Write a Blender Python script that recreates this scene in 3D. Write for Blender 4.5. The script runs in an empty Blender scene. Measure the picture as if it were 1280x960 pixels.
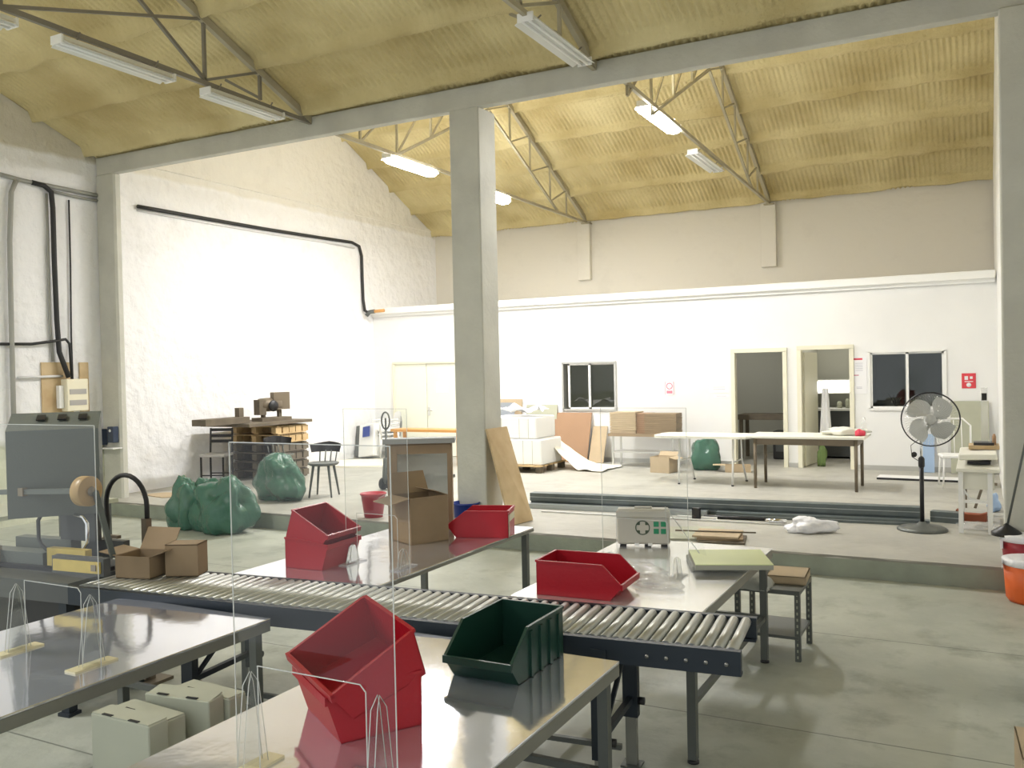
import bpy, math, random
import numpy as np
from mathutils import Vector, Matrix, noise
C = bpy.context.scene
COL = C.collection
R = math.radians
PI = math.pi
random.seed(7)
# ------------------------------------------------------------------ camera
EYE = 2.0
YAW, PIT, ROL, FPX = R(27.79), R(-0.924), R(-1.243), 1110.0
_f = Vector((-math.sin(YAW)*math.cos(PIT), math.cos(YAW)*math.cos(PIT), math.sin(PIT)))
_r0 = Vector((math.cos(YAW), math.sin(YAW), 0)); _u0 = _r0.cross(_f)
_r = _r0*math.cos(ROL)+_u0*math.sin(ROL); _u = -_r0*math.sin(ROL)+_u0*math.cos(ROL)
cam = bpy.data.cameras.new('camera'); co = bpy.data.objects.new('camera', cam); COL.objects.link(co)
cam.sensor_width = 36; cam.lens = FPX/1280*36; cam.clip_start = .05; cam.clip_end = 100
co.matrix_world = Matrix(((_r.x, _u.x, -_f.x, 0), (_r.y, _u.y, -_f.y, 0), (_r.z, _u.z, -_f.z, EYE), (0, 0, 0, 1)))
C.camera = co
# ------------------------------------------------------------------ world, exposure
LAMP_W = 95.0
W = bpy.data.worlds.new('world'); C.world = W; W.use_nodes = True
W.node_tree.nodes['Background'].inputs[0].default_value = (.84, .88, .90, 1)
W.node_tree.nodes['Background'].inputs[1].default_value = .85
C.view_settings.view_transform = 'Standard'; C.view_settings.look = 'None'
C.view_settings.gamma = 1; C.view_settings.exposure = 0.55
try: C.view_settings.use_curve_mapping = False
except Exception: pass
try:
    C.cycles.max_bounces = 8; C.cycles.diffuse_bounces = 5; C.cycles.transparent_max_bounces = 16
    C.cycles.sample_clamp_indirect = 6
except Exception: pass

# pixel of the 1280x960 photograph -> point of a plane of the hall
def ray(x, y): return _f + _r*((x-640)/FPX) - _u*((y-480)/FPX)
def onz(x, y, z): d = ray(x, y); t = (z-EYE)/d.z; return Vector((d.x*t, d.y*t, z))
def ony(x, y, Y): d = ray(x, y); t = Y/d.y; return Vector((d.x*t, Y, EYE+d.z*t))
def onx(x, y, X): d = ray(x, y); t = X/d.x; return Vector((X, d.y*t, EYE+d.z*t))

# ------------------------------------------------------------------ materials
def mat(name, col, rough=.6, metal=0, var=0, vscale=3, bump=0, bscale=40, spec=.5, col2=None, trans=0, detail=6, emit=0, coat=0):
    m = bpy.data.materials.new(name); m.use_nodes = True; nt = m.node_tree; N = nt.nodes; L = nt.links
    b = N['Principled BSDF']; b.inputs['Base Color'].default_value = (*col, 1)
    b.inputs['Roughness'].default_value = rough; b.inputs['Metallic'].default_value = metal
    b.inputs['Specular IOR Level'].default_value = spec
    if trans: b.inputs['Transmission Weight'].default_value = trans
    if coat: b.inputs['Coat Weight'].default_value = coat
    if emit:
        b.inputs['Emission Color'].default_value = (*col, 1); b.inputs['Emission Strength'].default_value = emit
    tc = N.new('ShaderNodeTexCoord')
    if var or col2:
        n = N.new('ShaderNodeTexNoise'); n.inputs['Scale'].default_value = vscale; n.inputs['Detail'].default_value = detail
        L.new(tc.outputs['Object'], n.inputs['Vector'])
        r = N.new('ShaderNodeMapRange'); r.inputs['From Min'].default_value = .32; r.inputs['From Max'].default_value = .68
        L.new(n.outputs['Fac'], r.inputs['Value'])
        mx = N.new('ShaderNodeMix'); mx.data_type = 'RGBA'
        c2 = col2 or tuple(c*(1-var) for c in col)
        mx.inputs['A'].default_value = (*col, 1); mx.inputs['B'].default_value = (*c2, 1)
        L.new(r.outputs['Result'], mx.inputs['Factor']); L.new(mx.outputs['Result'], b.inputs['Base Color'])
    if bump:
        n2 = N.new('ShaderNodeTexNoise'); n2.inputs['Scale'].default_value = bscale; n2.inputs['Detail'].default_value = 5
        L.new(tc.outputs['Object'], n2.inputs['Vector'])
        bp = N.new('ShaderNodeBump'); bp.inputs['Strength'].default_value = 1; bp.inputs['Distance'].default_value = bump
        L.new(n2.outputs['Fac'], bp.inputs['Height']); L.new(bp.outputs['Normal'], b.inputs['Normal'])
    return m

def high_col(N, c):
    r = N.new('ShaderNodeRGB'); r.outputs[0].default_value = (*c, 1); return r.outputs[0]
def wall_mat(name, low, high, zsplit, band=None, bump=.02, bscale=5):
    """painted masonry: one tone below a height, another above; near gable shade painted in"""
    m = mat(name, low, .85, bump=bump, bscale=bscale); nt = m.node_tree; N = nt.nodes; L = nt.links; b = N['Principled BSDF']
    g = N.new('ShaderNodeNewGeometry'); s = N.new('ShaderNodeSeparateXYZ'); L.new(g.outputs['Position'], s.inputs[0])
    n = N.new('ShaderNodeTexNoise'); n.inputs['Scale'].default_value = 2.2; n.inputs['Detail'].default_value = 7
    L.new(g.outputs['Position'], n.inputs['Vector'])
    def step(edge, soft, wob):
        a = N.new('ShaderNodeMath'); a.operation = 'MULTIPLY_ADD'; a.inputs[1].default_value = wob; L.new(n.outputs['Fac'], a.inputs[0]); L.new(s.outputs['Z'], a.inputs[2])
        r = N.new('ShaderNodeMapRange'); r.inputs['From Min'].default_value = edge-soft+wob/2; r.inputs['From Max'].default_value = edge+soft+wob/2
        L.new(a.outputs[0], r.inputs['Value']); return r.outputs['Result']
    mx = N.new('ShaderNodeMix'); mx.data_type = 'RGBA'; mx.inputs['A'].default_value = (*low, 1); mx.inputs['B'].default_value = (*high, 1)
    L.new(step(zsplit, .03, .12), mx.inputs['Factor']); out = mx.outputs['Result']
    yl = N.new('ShaderNodeMath'); yl.operation = 'LESS_THAN'; yl.inputs[1].default_value = 9.1; L.new(s.outputs['Y'], yl.inputs[0])
    if band:
        m0 = N.new('ShaderNodeMix'); m0.data_type = 'RGBA'; m0.inputs['B'].default_value = (.60, .57, .48, 1); L.new(high_col(N, high), m0.inputs['A']); L.new(yl.outputs[0], m0.inputs['Factor']); L.new(m0.outputs['Result'], mx.inputs['B'])  # shade over the near bay gable is put into the wall colour
    if band:
        zb, cb = band
        m2 = N.new('ShaderNodeMix'); m2.data_type = 'RGBA'; m2.inputs['A'].default_value = (*cb, 1); L.new(out, m2.inputs['B'])
        mxx = N.new('ShaderNodeMath'); mxx.operation = 'SUBTRACT'; mxx.inputs[0].default_value = 1; L.new(yl.outputs[0], mxx.inputs[1])
        ad = N.new('ShaderNodeMath'); ad.operation = 'MAXIMUM'; L.new(step(zb, .05, .3), ad.inputs[0]); L.new(mxx.outputs[0], ad.inputs[1])
        L.new(ad.outputs[0], m2.inputs['Factor']); out = m2.outputs['Result']
    # stains
    n3 = N.new('ShaderNodeTexNoise'); n3.inputs['Scale'].default_value = 1.4; n3.inputs['Detail'].default_value = 9; n3.inputs['Roughness'].default_value = .7
    L.new(g.outputs['Position'], n3.inputs['Vector'])
    r3 = N.new('ShaderNodeMapRange'); r3.inputs['From Min'].default_value = .55; r3.inputs['From Max'].default_value = .8; r3.inputs['To Max'].default_value = .35
    L.new(n3.outputs['Fac'], r3.inputs['Value'])
    m4 = N.new('ShaderNodeMix'); m4.data_type = 'RGBA'; m4.inputs['B'].default_value = (.52, .50, .44, 1)
    L.new(out, m4.inputs['A']); L.new(r3.outputs['Result'], m4.inputs['Factor']); L.new(m4.outputs['Result'], b.inputs['Base Color'])
    return m

JY1, JY2 = onz(1015, 790, 0).y, onz(920, 900, 0).y; JP = abs(JY1-JY2); JO = -JY1
def floor_mat(name, a, b_, c):
    m = mat(name, a, .5, bump=.004, bscale=14, spec=.4); nt = m.node_tree; N = nt.nodes; L = nt.links; b = N['Principled BSDF']
    g = N.new('ShaderNodeNewGeometry')
    def nz(sc, lo, hi, det=8):
        n = N.new('ShaderNodeTexNoise'); n.inputs['Scale'].default_value = sc; n.inputs['Detail'].default_value = det; n.inputs['Roughness'].default_value = .65
        L.new(g.outputs['Position'], n.inputs['Vector'])
        r = N.new('ShaderNodeMapRange'); r.inputs['From Min'].default_value = lo; r.inputs['From Max'].default_value = hi
        L.new(n.outputs['Fac'], r.inputs['Value']); return r.outputs['Result']
    def mix(f, A, B):
        x = N.new('ShaderNodeMix'); x.data_type = 'RGBA'
        if isinstance(A, tuple): x.inputs['A'].default_value = (*A, 1)
        else: L.new(A, x.inputs['A'])
        x.inputs['B'].default_value = (*B, 1); L.new(f, x.inputs['Factor']); return x.outputs['Result']
    o = mix(nz(.7, .42, .60), a, b_)
    o = mix(nz(2.3, .52, .74), o, c)
    # joints in the slab
    sx = N.new('ShaderNodeSeparateXYZ'); L.new(g.outputs['Position'], sx.inputs[0])
    for ax, per, off in (('Y', JP, JO),):
        md = N.new('ShaderNodeMath'); md.operation = 'PINGPONG'; md.inputs[1].default_value = per/2
        ad = N.new('ShaderNodeMath'); ad.operation = 'ADD'; ad.inputs[1].default_value = off
        L.new(sx.outputs[ax], ad.inputs[0]); L.new(ad.outputs[0], md.inputs[0])
        lt = N.new('ShaderNodeMath'); lt.operation = 'LESS_THAN'; lt.inputs[1].default_value = .006; L.new(md.outputs[0], lt.inputs[0])
        o = mix(lt.outputs[0], o, tuple(x*.5 for x in a))
    L.new(o, b.inputs['Base Color'])
    rr = N.new('ShaderNodeMapRange'); rr.inputs['To Min'].default_value = .38; rr.inputs['To Max'].default_value = .62
    L.new(nz(1.1, .35, .7), rr.inputs['Value']); L.new(rr.outputs['Result'], b.inputs['Roughness'])
    return m

def clear_mat(name, tint=(.93, .95, .94), refl=1.0, rough=.0, fmax=1.0):
    m = bpy.data.materials.new(name); m.use_nodes = True; nt = m.node_tree; N = nt.nodes; L = nt.links
    N.remove(N['Principled BSDF']); out = N['Material Output']
    t = N.new('ShaderNodeBsdfTransparent'); t.inputs[0].default_value = (*tint, 1)
    g = N.new('ShaderNodeBsdfGlossy'); g.inputs['Roughness'].default_value = rough
    f = N.new('ShaderNodeFresnel'); f.inputs[0].default_value = 1.45
    mu = N.new('ShaderNodeMath'); mu.operation = 'MULTIPLY'; mu.inputs[1].default_value = refl; mu.use_clamp = True
    x = N.new('ShaderNodeMixShader'); L.new(f.outputs[0], mu.inputs[0]); L.new(mu.outputs[0], x.inputs[0])
    L.new(t.outputs[0], x.inputs[1]); L.new(g.outputs[0], x.inputs[2]); L.new(x.outputs[0], out.inputs[0])
    return m

def film_mat(name, col, fac, rough=.25):
    """thin plastic film: part see-through, part glossy skin"""
    m = mat(name, col, rough, bump=.01, bscale=18); nt = m.node_tree; N = nt.nodes; L = nt.links
    t = N.new('ShaderNodeBsdfTransparent'); x = N.new('ShaderNodeMixShader'); x.inputs[0].default_value = fac
    L.new(t.outputs[0], x.inputs[1]); L.new(N['Principled BSDF'].outputs[0], x.inputs[2]); L.new(x.outputs[0], N['Material Output'].inputs[0])
    return m

M = {}
M['wall_left'] = wall_mat('whitewashed_stone', (.86, .86, .87), (.76, .74, .68), 5.25, (1.15, (.60, .61, .47)), .07, 4)
M['wall_up'] = wall_mat('beige_plaster', (.70, .67, .60), (.70, .67, .60), 9, None, .01, 6)
M['wall_part'] = mat('white_panel_paint', (.85, .85, .84), .6, var=.04, vscale=1.2)
M['white_trim'] = mat('white_trim', (.88, .88, .86), .5)
M['column'] = mat('grey_column_paint', (.58, .575, .51), .7, var=.14, vscale=2.5, bump=.006, bscale=20)
M['floor_low'] = floor_mat('worn_concrete', (.37, .39, .33), (.46, .48, .41), (.23, .24, .19))
M['floor_up'] = floor_mat('pale_concrete', (.44, .43, .38), (.39, .38, .34), (.33, .32, .28))
M['curb'] = mat('grey_green_curb_paint', (.30, .33, .27), .7, var=.2, vscale=4, bump=.004, bscale=25)
M['foam'] = mat('yellow_sprayed_foam', (.70, .61, .34), .85, col2=(.46, .37, .17), vscale=.9, bump=.02, bscale=22)
M['truss'] = mat('painted_angle_steel', (.42, .38, .27), .6, var=.2)
M['steel_dark'] = mat('dark_truss_steel', (.22, .20, .16), .55)
M['stainless'] = mat('brushed_stainless', (.84, .86, .95), .085, .84, bump=.004, bscale=1.6, detail=2)
M['stainless_r'] = mat('dull_stainless', (.84, .84, .83), .22, .7, bump=.002, bscale=3)
M['table_edge'] = mat('grey_steel_frame', (.30, .30, .27), .4, .6)
M['leg_grey'] = mat('dark_grey_leg', (.13, .14, .13), .45, .3)
M['navy'] = mat('navy_painted_steel', (.012, .020, .030), .5)
M['roller'] = mat('zinc_roller', (.50, .51, .48), .42, .75)
M['roller2'] = mat('roller_axle', (.35, .35, .33), .4, .8)
M['red'] = mat('red_plastic', (.38, .006, .016), .38, bump=.001, bscale=60)
M['red2'] = mat('bright_red_plastic', (.46, .010, .022), .38)
M['green_bin'] = mat('dark_green_plastic', (.008, .042, .028), .38)
M['card'] = mat('cardboard', (.31, .225, .135), .85, var=.12, vscale=5)
M['card2'] = mat('pale_cardboard', (.52, .41, .27), .85, var=.12, vscale=4)
M['card_dark'] = mat('brown_board', (.36, .22, .13), .75, var=.06)
M['white_card'] = mat('white_cardboard', (.44, .45, .35), .75, var=.05, vscale=6)
M['slot'] = mat('slot_shadow', (.02, .02, .018), .9)
M['wood'] = mat('plywood', (.60, .46, .27), .6, col2=(.44, .31, .16), vscale=3)
M['wood2'] = mat('pallet_wood', (.62, .45, .24), .75, col2=(.48, .33, .16), vscale=5)
M['wood_dark'] = mat('aged_or_shaded_wood', (.17, .14, .10), .8, var=.3, vscale=5)
M['orange_wood'] = mat('orange_varnished_wood', (.62, .32, .10), .45)
M['black'] = mat('black_plastic', (.015, .015, .017), .4)
M['rubber'] = mat('black_rubber', (.02, .02, .02), .6)
M['blue'] = mat('blue_plastic', (.015, .04, .26), .4)
M['pale_blue'] = mat('pale_blue_plastic', (.35, .48, .68), .4)
M['orange'] = mat('orange_plastic', (.75, .13, .02), .45)
M['crimson'] = mat('dark_red_plastic', (.30, .01, .02), .4)
M['machine'] = mat('grey_hammered_enamel', (.115, .13, .115), .5, bump=.002, bscale=90)
M['machine_dark'] = mat('dark_grey_enamel', (.075, .08, .08), .5)
M['yellow'] = mat('yellow_enamel', (.62, .47, .12), .45, var=.2, vscale=9)
M['tape'] = mat('brown_tape', (.42, .28, .12), .4)
M['tape_side'] = mat('tape_core', (.26, .22, .16), .7)
M['chrome'] = mat('chrome', (.7, .7, .7), .15, 1)
M['alu'] = mat('aluminium', (.62, .62, .60), .35, .7)
M['cream'] = mat('cream_plastic', (.80, .75, .58), .5)
M['cream_frame'] = mat('cream_door_frame', (.80, .77, .62), .5)
M['door_leaf'] = mat('ivory_door_leaf', (.84, .85, .74), .5)
M['grey_pane'] = mat('smoked_window_of_breakers', (.42, .40, .38), .3)
M['white'] = mat('white_plastic', (.84, .84, .82), .45)
M['off_white'] = mat('off_white_enamel', (.74, .73, .64), .5)
M['cloth'] = mat('cream_cloth', (.88, .84, .72), .9, bump=.01, bscale=9)
M['white_cloth'] = mat('white_cloth', (.86, .86, .86), .9)
M['paper'] = mat('white_paper', (.86, .86, .88), .8)
M['print'] = mat('grey_print', (.50, .50, .56), .8)
M['print_red'] = mat('red_print', (.62, .05, .09), .7)
M['sign_red'] = mat('sign_red', (.66, .05, .07), .5)
M['sign_pink'] = mat('faded_red_print', (.62, .22, .30), .6)
M['sign_green'] = mat('sign_green', (.02, .25, .12), .5)
M['sign_dark'] = mat('dark_green_print', (.05, .075, .045), .5)
M['case'] = mat('grey_first_aid_case', (.50, .48, .42), .5)
M['lime'] = mat('pale_lime_laminate', (.66, .72, .36), .5)
M['lime_edge'] = mat('grey_core', (.36, .36, .30), .7)
M['steel_stock'] = mat('grey_steel_profile', (.16, .19, .19), .45, .4, var=.25, vscale=6)
M['steel_light'] = mat('galvanised_profile', (.42, .45, .45), .35, .7)
M['bag'] = film_mat('green_bin_liner', (.06, .16, .115), .84, .10)
for n_ in M['bag'].node_tree.nodes:
    if n_.type == 'BUMP': n_.inputs['Distance'].default_value = .012
    if n_.type == 'TEX_NOISE': n_.inputs['Scale'].default_value = 13; n_.inputs['Distortion'].default_value = 1.5
M['bag_white'] = film_mat('white_carrier_bag', (.85, .85, .88), .95, .35)
M['film'] = film_mat('clear_film', (.80, .80, .78), .30, .12)
M['lining_film'] = film_mat('pale_lining_film', (.75, .78, .72), .72, .6)
M['grey_bag'] = film_mat('grey_bag', (.45, .46, .42), .9, .4)
M['acrylic'] = clear_mat('clear_acrylic', (.94, .95, .94), 1.0)
M['acrylic_edge'] = film_mat('acrylic_edge', (.70, .72, .68), .75, .2)
M['acrylic_base'] = mat('acrylic_base_with_paper', (.66, .60, .38), .35)
M['glass'] = clear_mat('window_glass', (.75, .78, .76), 1.6)
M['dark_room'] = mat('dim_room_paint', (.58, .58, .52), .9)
M['fan_blade'] = mat('grey_fan_blade', (.50, .51, .49), .35)
M['grey_fabric'] = mat('grey_seat', (.45, .44, .42), .8)
M['slate'] = mat('blue_grey_laminate', (.30, .33, .37), .4)
M['tube'] = mat('lit_tube', (1, .97, .92), .5, emit=62)
M['glare_glow'] = mat('glare_panel_glow', (1, .97, .88), .5, emit=4)  # emission that imitates a glare in the kitchen doorway
M['tube_off'] = mat('unlit_tube', (.86, .86, .82), .35)
M['housing'] = mat('white_fixture_housing', (.74, .74, .70), .5)
M['pipe'] = mat('grey_conduit', (.32, .32, .29), .6)
M['pipe_w'] = mat('white_conduit', (.74, .74, .74), .5)
M['plant'] = mat('leaf_green', (.16, .24, .08), .7)
M['brick'] = mat('red_brown_block', (.34, .09, .04), .7)
M['sock'] = mat('dark_blue_socket', (.03, .045, .08), .4)
M['ladder'] = mat('brown_steel_tube', (.19, .155, .11), .5, .3)

# ------------------------------------------------------------------ mesh builder
class MB:
    def __init__(s): s.v = []; s.f = []; s.m = []; s.mats = []; s.smooth = []
    def mi(s, m):
        if m not in s.mats: s.mats.append(m)
        return s.mats.index(m)
    def add(s, vs, fs, m=None, smooth=False):
        o = len(s.v); s.v += [tuple(v) for v in vs]; k = s.mi(m) if m else 0
        for f in fs: s.f.append(tuple(i+o for i in f)); s.m.append(k); s.smooth.append(smooth)
        return s
    def box(s, c, d, rz=0, m=None, rx=0, ry=0, bev=0):
        x, y, z = d[0]/2, d[1]/2, d[2]/2
        Mx = Matrix.Translation(c) @ Matrix.Rotation(rz, 4, 'Z') @ Matrix.Rotation(ry, 4, 'Y') @ Matrix.Rotation(rx, 4, 'X')
        b = min(bev, x*.45, y*.45, z*.45)
        if b > 0:
            vs = []
            for sx in (-1, 1):
                for sy in (-1, 1):
                    for sz in (-1, 1):
                        vs += [(sx*x, sy*(y-b), sz*(z-b)), (sx*(x-b), sy*y, sz*(z-b)), (sx*(x-b), sy*(y-b), sz*z)]
            idx = {}
            k = 0
            for sx in (-1, 1):
                for sy in (-1, 1):
                    for sz in (-1, 1): idx[(sx, sy, sz)] = k; k += 3
            fs = []
            for sx in (-1, 1):
                q = [idx[(sx, -1, -1)], idx[(sx, 1, -1)], idx[(sx, 1, 1)], idx[(sx, -1, 1)]]; fs.append(tuple(q if sx > 0 else q[::-1]))
            for sy in (-1, 1):
                q = [idx[(-1, sy, -1)]+1, idx[(1, sy, -1)]+1, idx[(1, sy, 1)]+1, idx[(-1, sy, 1)]+1]; fs.append(tuple(q if sy < 0 else q[::-1]))
            for sz in (-1, 1):
                q = [idx[(-1, -1, sz)]+2, idx[(1, -1, sz)]+2, idx[(1, 1, sz)]+2, idx[(-1, 1, sz)]+2]; fs.append(tuple(q if sz > 0 else q[::-1]))
            for a in (-1, 1):
                for b2 in (-1, 1):
                    fs.append((idx[(a, b2, -1)], idx[(a, b2, 1)], idx[(a, b2, 1)]+1, idx[(a, b2, -1)]+1))
                    fs.append((idx[(a, -1, b2)], idx[(a, 1, b2)], idx[(a, 1, b2)]+2, idx[(a, -1, b2)]+2))
                    fs.append((idx[(-1, a, b2)]+1, idx[(1, a, b2)]+1, idx[(1, a, b2)]+2, idx[(-1, a, b2)]+2))
            for kk in idx.values(): fs.append((kk, kk+1, kk+2))
            return s.add([Mx @ Vector(v) for v in vs], fs, m)
        vs = [Mx @ Vector((a, b2, c2)) for a in (-x, x) for b2 in (-y, y) for c2 in (-z, z)]
        return s.add(vs, [(0, 1, 3, 2), (4, 6, 7, 5), (0, 4, 5, 1), (2, 3, 7, 6), (0, 2, 6, 4), (1, 5, 7, 3)], m)
    def tube(s, pts, r, n=10, m=None, caps=True, r2=None, closed=False):
        pts = [Vector(p) for p in pts]; rings = []
        up = Vector((0, 0, 1)); k = len(pts); last = None
        for i, p in enumerate(pts):
            if closed: t = (pts[(i+1) % k]-pts[i-1]).normalized()
            else: t = (pts[min(i+1, k-1)]-pts[max(i-1, 0)]).normalized()
            if last is None:
                a = t.cross(up) if abs(t.z) < .95 else t.cross(Vector((1, 0, 0)))
            else: a = last - t*last.dot(t)
            a.normalize(); last = a; b = t.cross(a)
            rr = r if r2 is None else r+(r2-r)*i/max(1, k-1)
            rings.append([p+(a*math.cos(2*PI*j/n)+b*math.sin(2*PI*j/n))*rr for j in range(n)])
        vs = [v for q in rings for v in q]; fs = []
        for i in range(k if closed else k-1):
            for j in range(n):
                a0 = i*n+j; a1 = i*n+(j+1) % n; b0 = ((i+1) % k)*n+j; b1 = ((i+1) % k)*n+(j+1) % n
                fs.append((a0, b0, b1, a1))
        s.add(vs, fs, m, True)
        if caps and not closed:
            o = len(s.v)-len(vs); kk = s.mi(m) if m else 0
            s.f.append(tuple(o+j for j in range(n))); s.m.append(kk); s.smooth.append(False)
            s.f.append(tuple(o+(k-1)*n+j for j in range(n))[::-1]); s.m.append(kk); s.smooth.append(False)
        return s
    def bar(s, a, b, w, h=None, m=None):
        a = Vector(a); b = Vector(b); h = h or w; t = (b-a).normalized()
        x = t.cross(Vector((0, 0, 1))) if abs(t.z) < .98 else Vector((1, 0, 0)); x.normalize(); y = t.cross(x)
        vs = [p+x*sx*w/2+y*sy*h/2 for p in (a, b) for sx, sy in ((-1, -1), (1, -1), (1, 1), (-1, 1))]
        return s.add(vs, [(0, 1, 2, 3), (7, 6, 5, 4), (0, 4, 5, 1), (1, 5, 6, 2), (2, 6, 7, 3), (3, 7, 4, 0)], m)
    def lathe(s, prof, n=24, c=(0, 0, 0), m=None, smooth=True, axis='Z', sx=1, sy=1):
        vs = []; c = Vector(c)
        for (r, z) in prof:
            for j in range(n):
                a = 2*PI*j/n; p = (r*math.cos(a)*sx, r*math.sin(a)*sy, z)
                if axis == 'Y': p = (p[0], p[2], p[1])
                if axis == 'X': p = (p[2], p[0], p[1])
                vs.append(c+Vector(p))
        fs = [(i*n+j, i*n+(j+1) % n, (i+1)*n+(j+1) % n, (i+1)*n+j) for i in range(len(prof)-1) for j in range(n)]
        fs.append(tuple(range(n))[::-1]); fs.append(tuple((len(prof)-1)*n+j for j in range(n)))
        return s.add(vs, fs, m, smooth)
    def prism(s, poly, d0, d1, plane='XZ', m=None):
        """polygon given in the plane, extruded along the third axis from d0 to d1"""
        n = len(poly)
        def P(a, b, d): return {'XZ': (a, d, b), 'YZ': (d, a, b), 'XY': (a, b, d)}[plane]
        vs = [P(a, b, d) for d in (d0, d1) for a, b in poly]
        fs = [tuple(range(n)), tuple(range(n, 2*n))[::-1]]+[(i, i+n, (i+1) % n+n, (i+1) % n) for i in range(n)]
        return s.add(vs, fs, m)
    def grid(s, fn, nu, nv, m=None, smooth=True):
        vs = [fn(i/nu, j/nv) for i in range(nu+1) for j in range(nv+1)]
        fs = [(i*(nv+1)+j, (i+1)*(nv+1)+j, (i+1)*(nv+1)+j+1, i*(nv+1)+j+1) for i in range(nu) for j in range(nv)]
        return s.add(vs, fs, m, smooth)
    def build(s, name, m=None, parent=None, label=None):
        me = bpy.data.meshes.new(name); me.from_pydata(s.v, [], s.f)
        ml = [x for x in s.mats]
        if not ml: ml = [m if isinstance(m, str) else 'white']
        for x in ml: me.materials.append(M[x])
        me.polygons.foreach_set('material_index', s.m); me.polygons.foreach_set('use_smooth', s.smooth); me.update()
        import bmesh
        bm = bmesh.new(); bm.from_mesh(me); bmesh.ops.recalc_face_normals(bm, faces=bm.faces); bm.to_mesh(me); bm.free()
        o = bpy.data.objects.new(name, me); COL.objects.link(o)
        if parent: o.parent = parent
        if label: o['label'] = label
        return o
def part(name, m, parent, fn, label=None):
    """one part: fn fills an MB; faces without a material take m"""
    b = MB(); b.mi(m); fn(b); return b.build(name, m, parent, label)
def thing(name, label, cat, loc=(0, 0, 0), rz=0, group=None):
    o = bpy.data.objects.new(name, None); COL.objects.link(o); o.location = loc; o.rotation_euler = (0, 0, rz)
    o.empty_display_size = .1; o['label'] = label; o['category'] = cat
    if group: o['group'] = group
    return o
def tag(o, label, cat, group=None, kind=None, loc=None, rz=None):
    o['label'] = label; o['category'] = cat
    if group: o['group'] = group
    if kind: o['kind'] = kind
    if loc is not None: o.location = loc
    if rz is not None: o.rotation_euler[2] = rz
    return o
def struct(name, m, fn, parent=None, label=None):
    o = part(name, m, parent, fn, label)
    if not parent: o['kind'] = 'structure'
    return o
def copy_tree(o, parent=None):
    c = o.copy(); COL.objects.link(c); c.parent = parent
    for ch in [x for x in COL.objects if x.parent == o]: copy_tree(ch, c)
    return c
def nz(x, y, z=0): return noise.noise(Vector((x, y, z)))

# ================================================================== SETTING
XL, YW, YU, F = -11.78, 15.87, 18.48, .2          # left wall, office partition, far wall, platform height
S_B, S_F = .466, .40
def roof_b(y): return 5.30+S_B*(YU-y) if y > 13.95 else 5.30+S_B*(YU-13.95)-.45*(13.95-y)
def roof_f(y): return 5.33+S_F*(9.05-y) if y > 4.5 else 5.33+S_F*4.55-S_F*(4.5-y)

struct('floor', 'floor_low', lambda b: b.box((-5.2, 4, -.1), (13.4, 9.6, .2)))
def plat(b):
    # the platform; its front edge is slightly ragged
    xs = np.linspace(XL, 1.3, 90); vs = []; fs = []
    for i, x in enumerate(xs):
        e = 8.71+.012*nz(x*2.2, 3)+.008*nz(x*9, 5)
        for (y, z, k) in ((e+.01, -.05, 0), (e, .175, 0), (e+.012, .2, 0), (18.6, .2, 0)): vs.append((x, y, z))
    for i in range(len(xs)-1):
        a = i*4; c = a+4
        b.add([vs[a], vs[c], vs[c+1], vs[a+1]], [(0, 1, 2, 3)], 'curb'); b.add([vs[a+1], vs[c+1], vs[c+2], vs[a+2]], [(0, 1, 2, 3)], 'floor_up')
        b.add([vs[a+2], vs[c+2], vs[c+3], vs[a+3]], [(0, 1, 2, 3)], 'floor_up')
struct('platform_floor', 'floor_up', plat)
def wl(b):
    poly = [(-.4, -.1), (18.6, -.1), (18.6, 5.25), (13.95, 7.41), (9.3, 5.35), (9.05, 5.33), (4.5, 7.15), (-.4, 5.2)]
    b.prism(poly, XL-.3, XL, 'YZ')
    b.prism([(9.4, 5.38), (18.48, 5.38), (18.48, 5.44), (9.4, 5.44)], XL-.02, XL+.03, 'YZ')   # setback line under the gable
struct('wall_left', 'wall_left', wl)
struct('wall_far', 'wall_up', lambda b: b.box((-5.5, YU+.15, 2.7), (13, .3, 5.6)))
struct('wall_right', 'white_trim', lambda b: (b.box((.5, 13.9, 3.7), (.5, 9.0, 7.6)), b.box((1.45, 4.3, 3.6), (.3, 9.4, 7.4)), b.box((1.0, 9.25, 3.6), (.9, .3, 7.4))))

def ceiling(b, x0, x1, y0, y1, fn, purl, n, seed, pa=.12, pw=.036):
    nx = int((x1-x0)/.085*5); ny = n
    xs = np.linspace(x0, x1, nx+1); ys = np.linspace(y0, y1, ny+1)
    vs = []
    for y in ys:
        pz = sum(-pa*math.exp(-((y-p)/pw)**2) for p in purl)
        near = min(abs(y-p) for p in purl)
        z0 = fn(y)
        for x in xs:
            lump = nz(x*.9, y*1.3, seed); amp = max(.25, min(1, .7+1.2*lump))
            z = z0+.020*math.sin(2*PI*x/.085)*amp*min(1, near/.12)+pz*(1+.35*nz(x*2.1, y, seed+4))+.02*lump+.012*nz(x*4, y*4, seed)
            vs.append((x, y, z))
    w = nx+1
    fs = [(j*w+i, (j+1)*w+i, (j+1)*w+i+1, j*w+i+1) for j in range(ny) for i in range(nx)]
    b.add(vs, fs, None, True)
PB = [14.0, 14.93, 15.8, 16.6, 17.45, 18.32]; PF = [8.83, 8.02, 7.18, 6.3, 5.45, 4.6]
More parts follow.
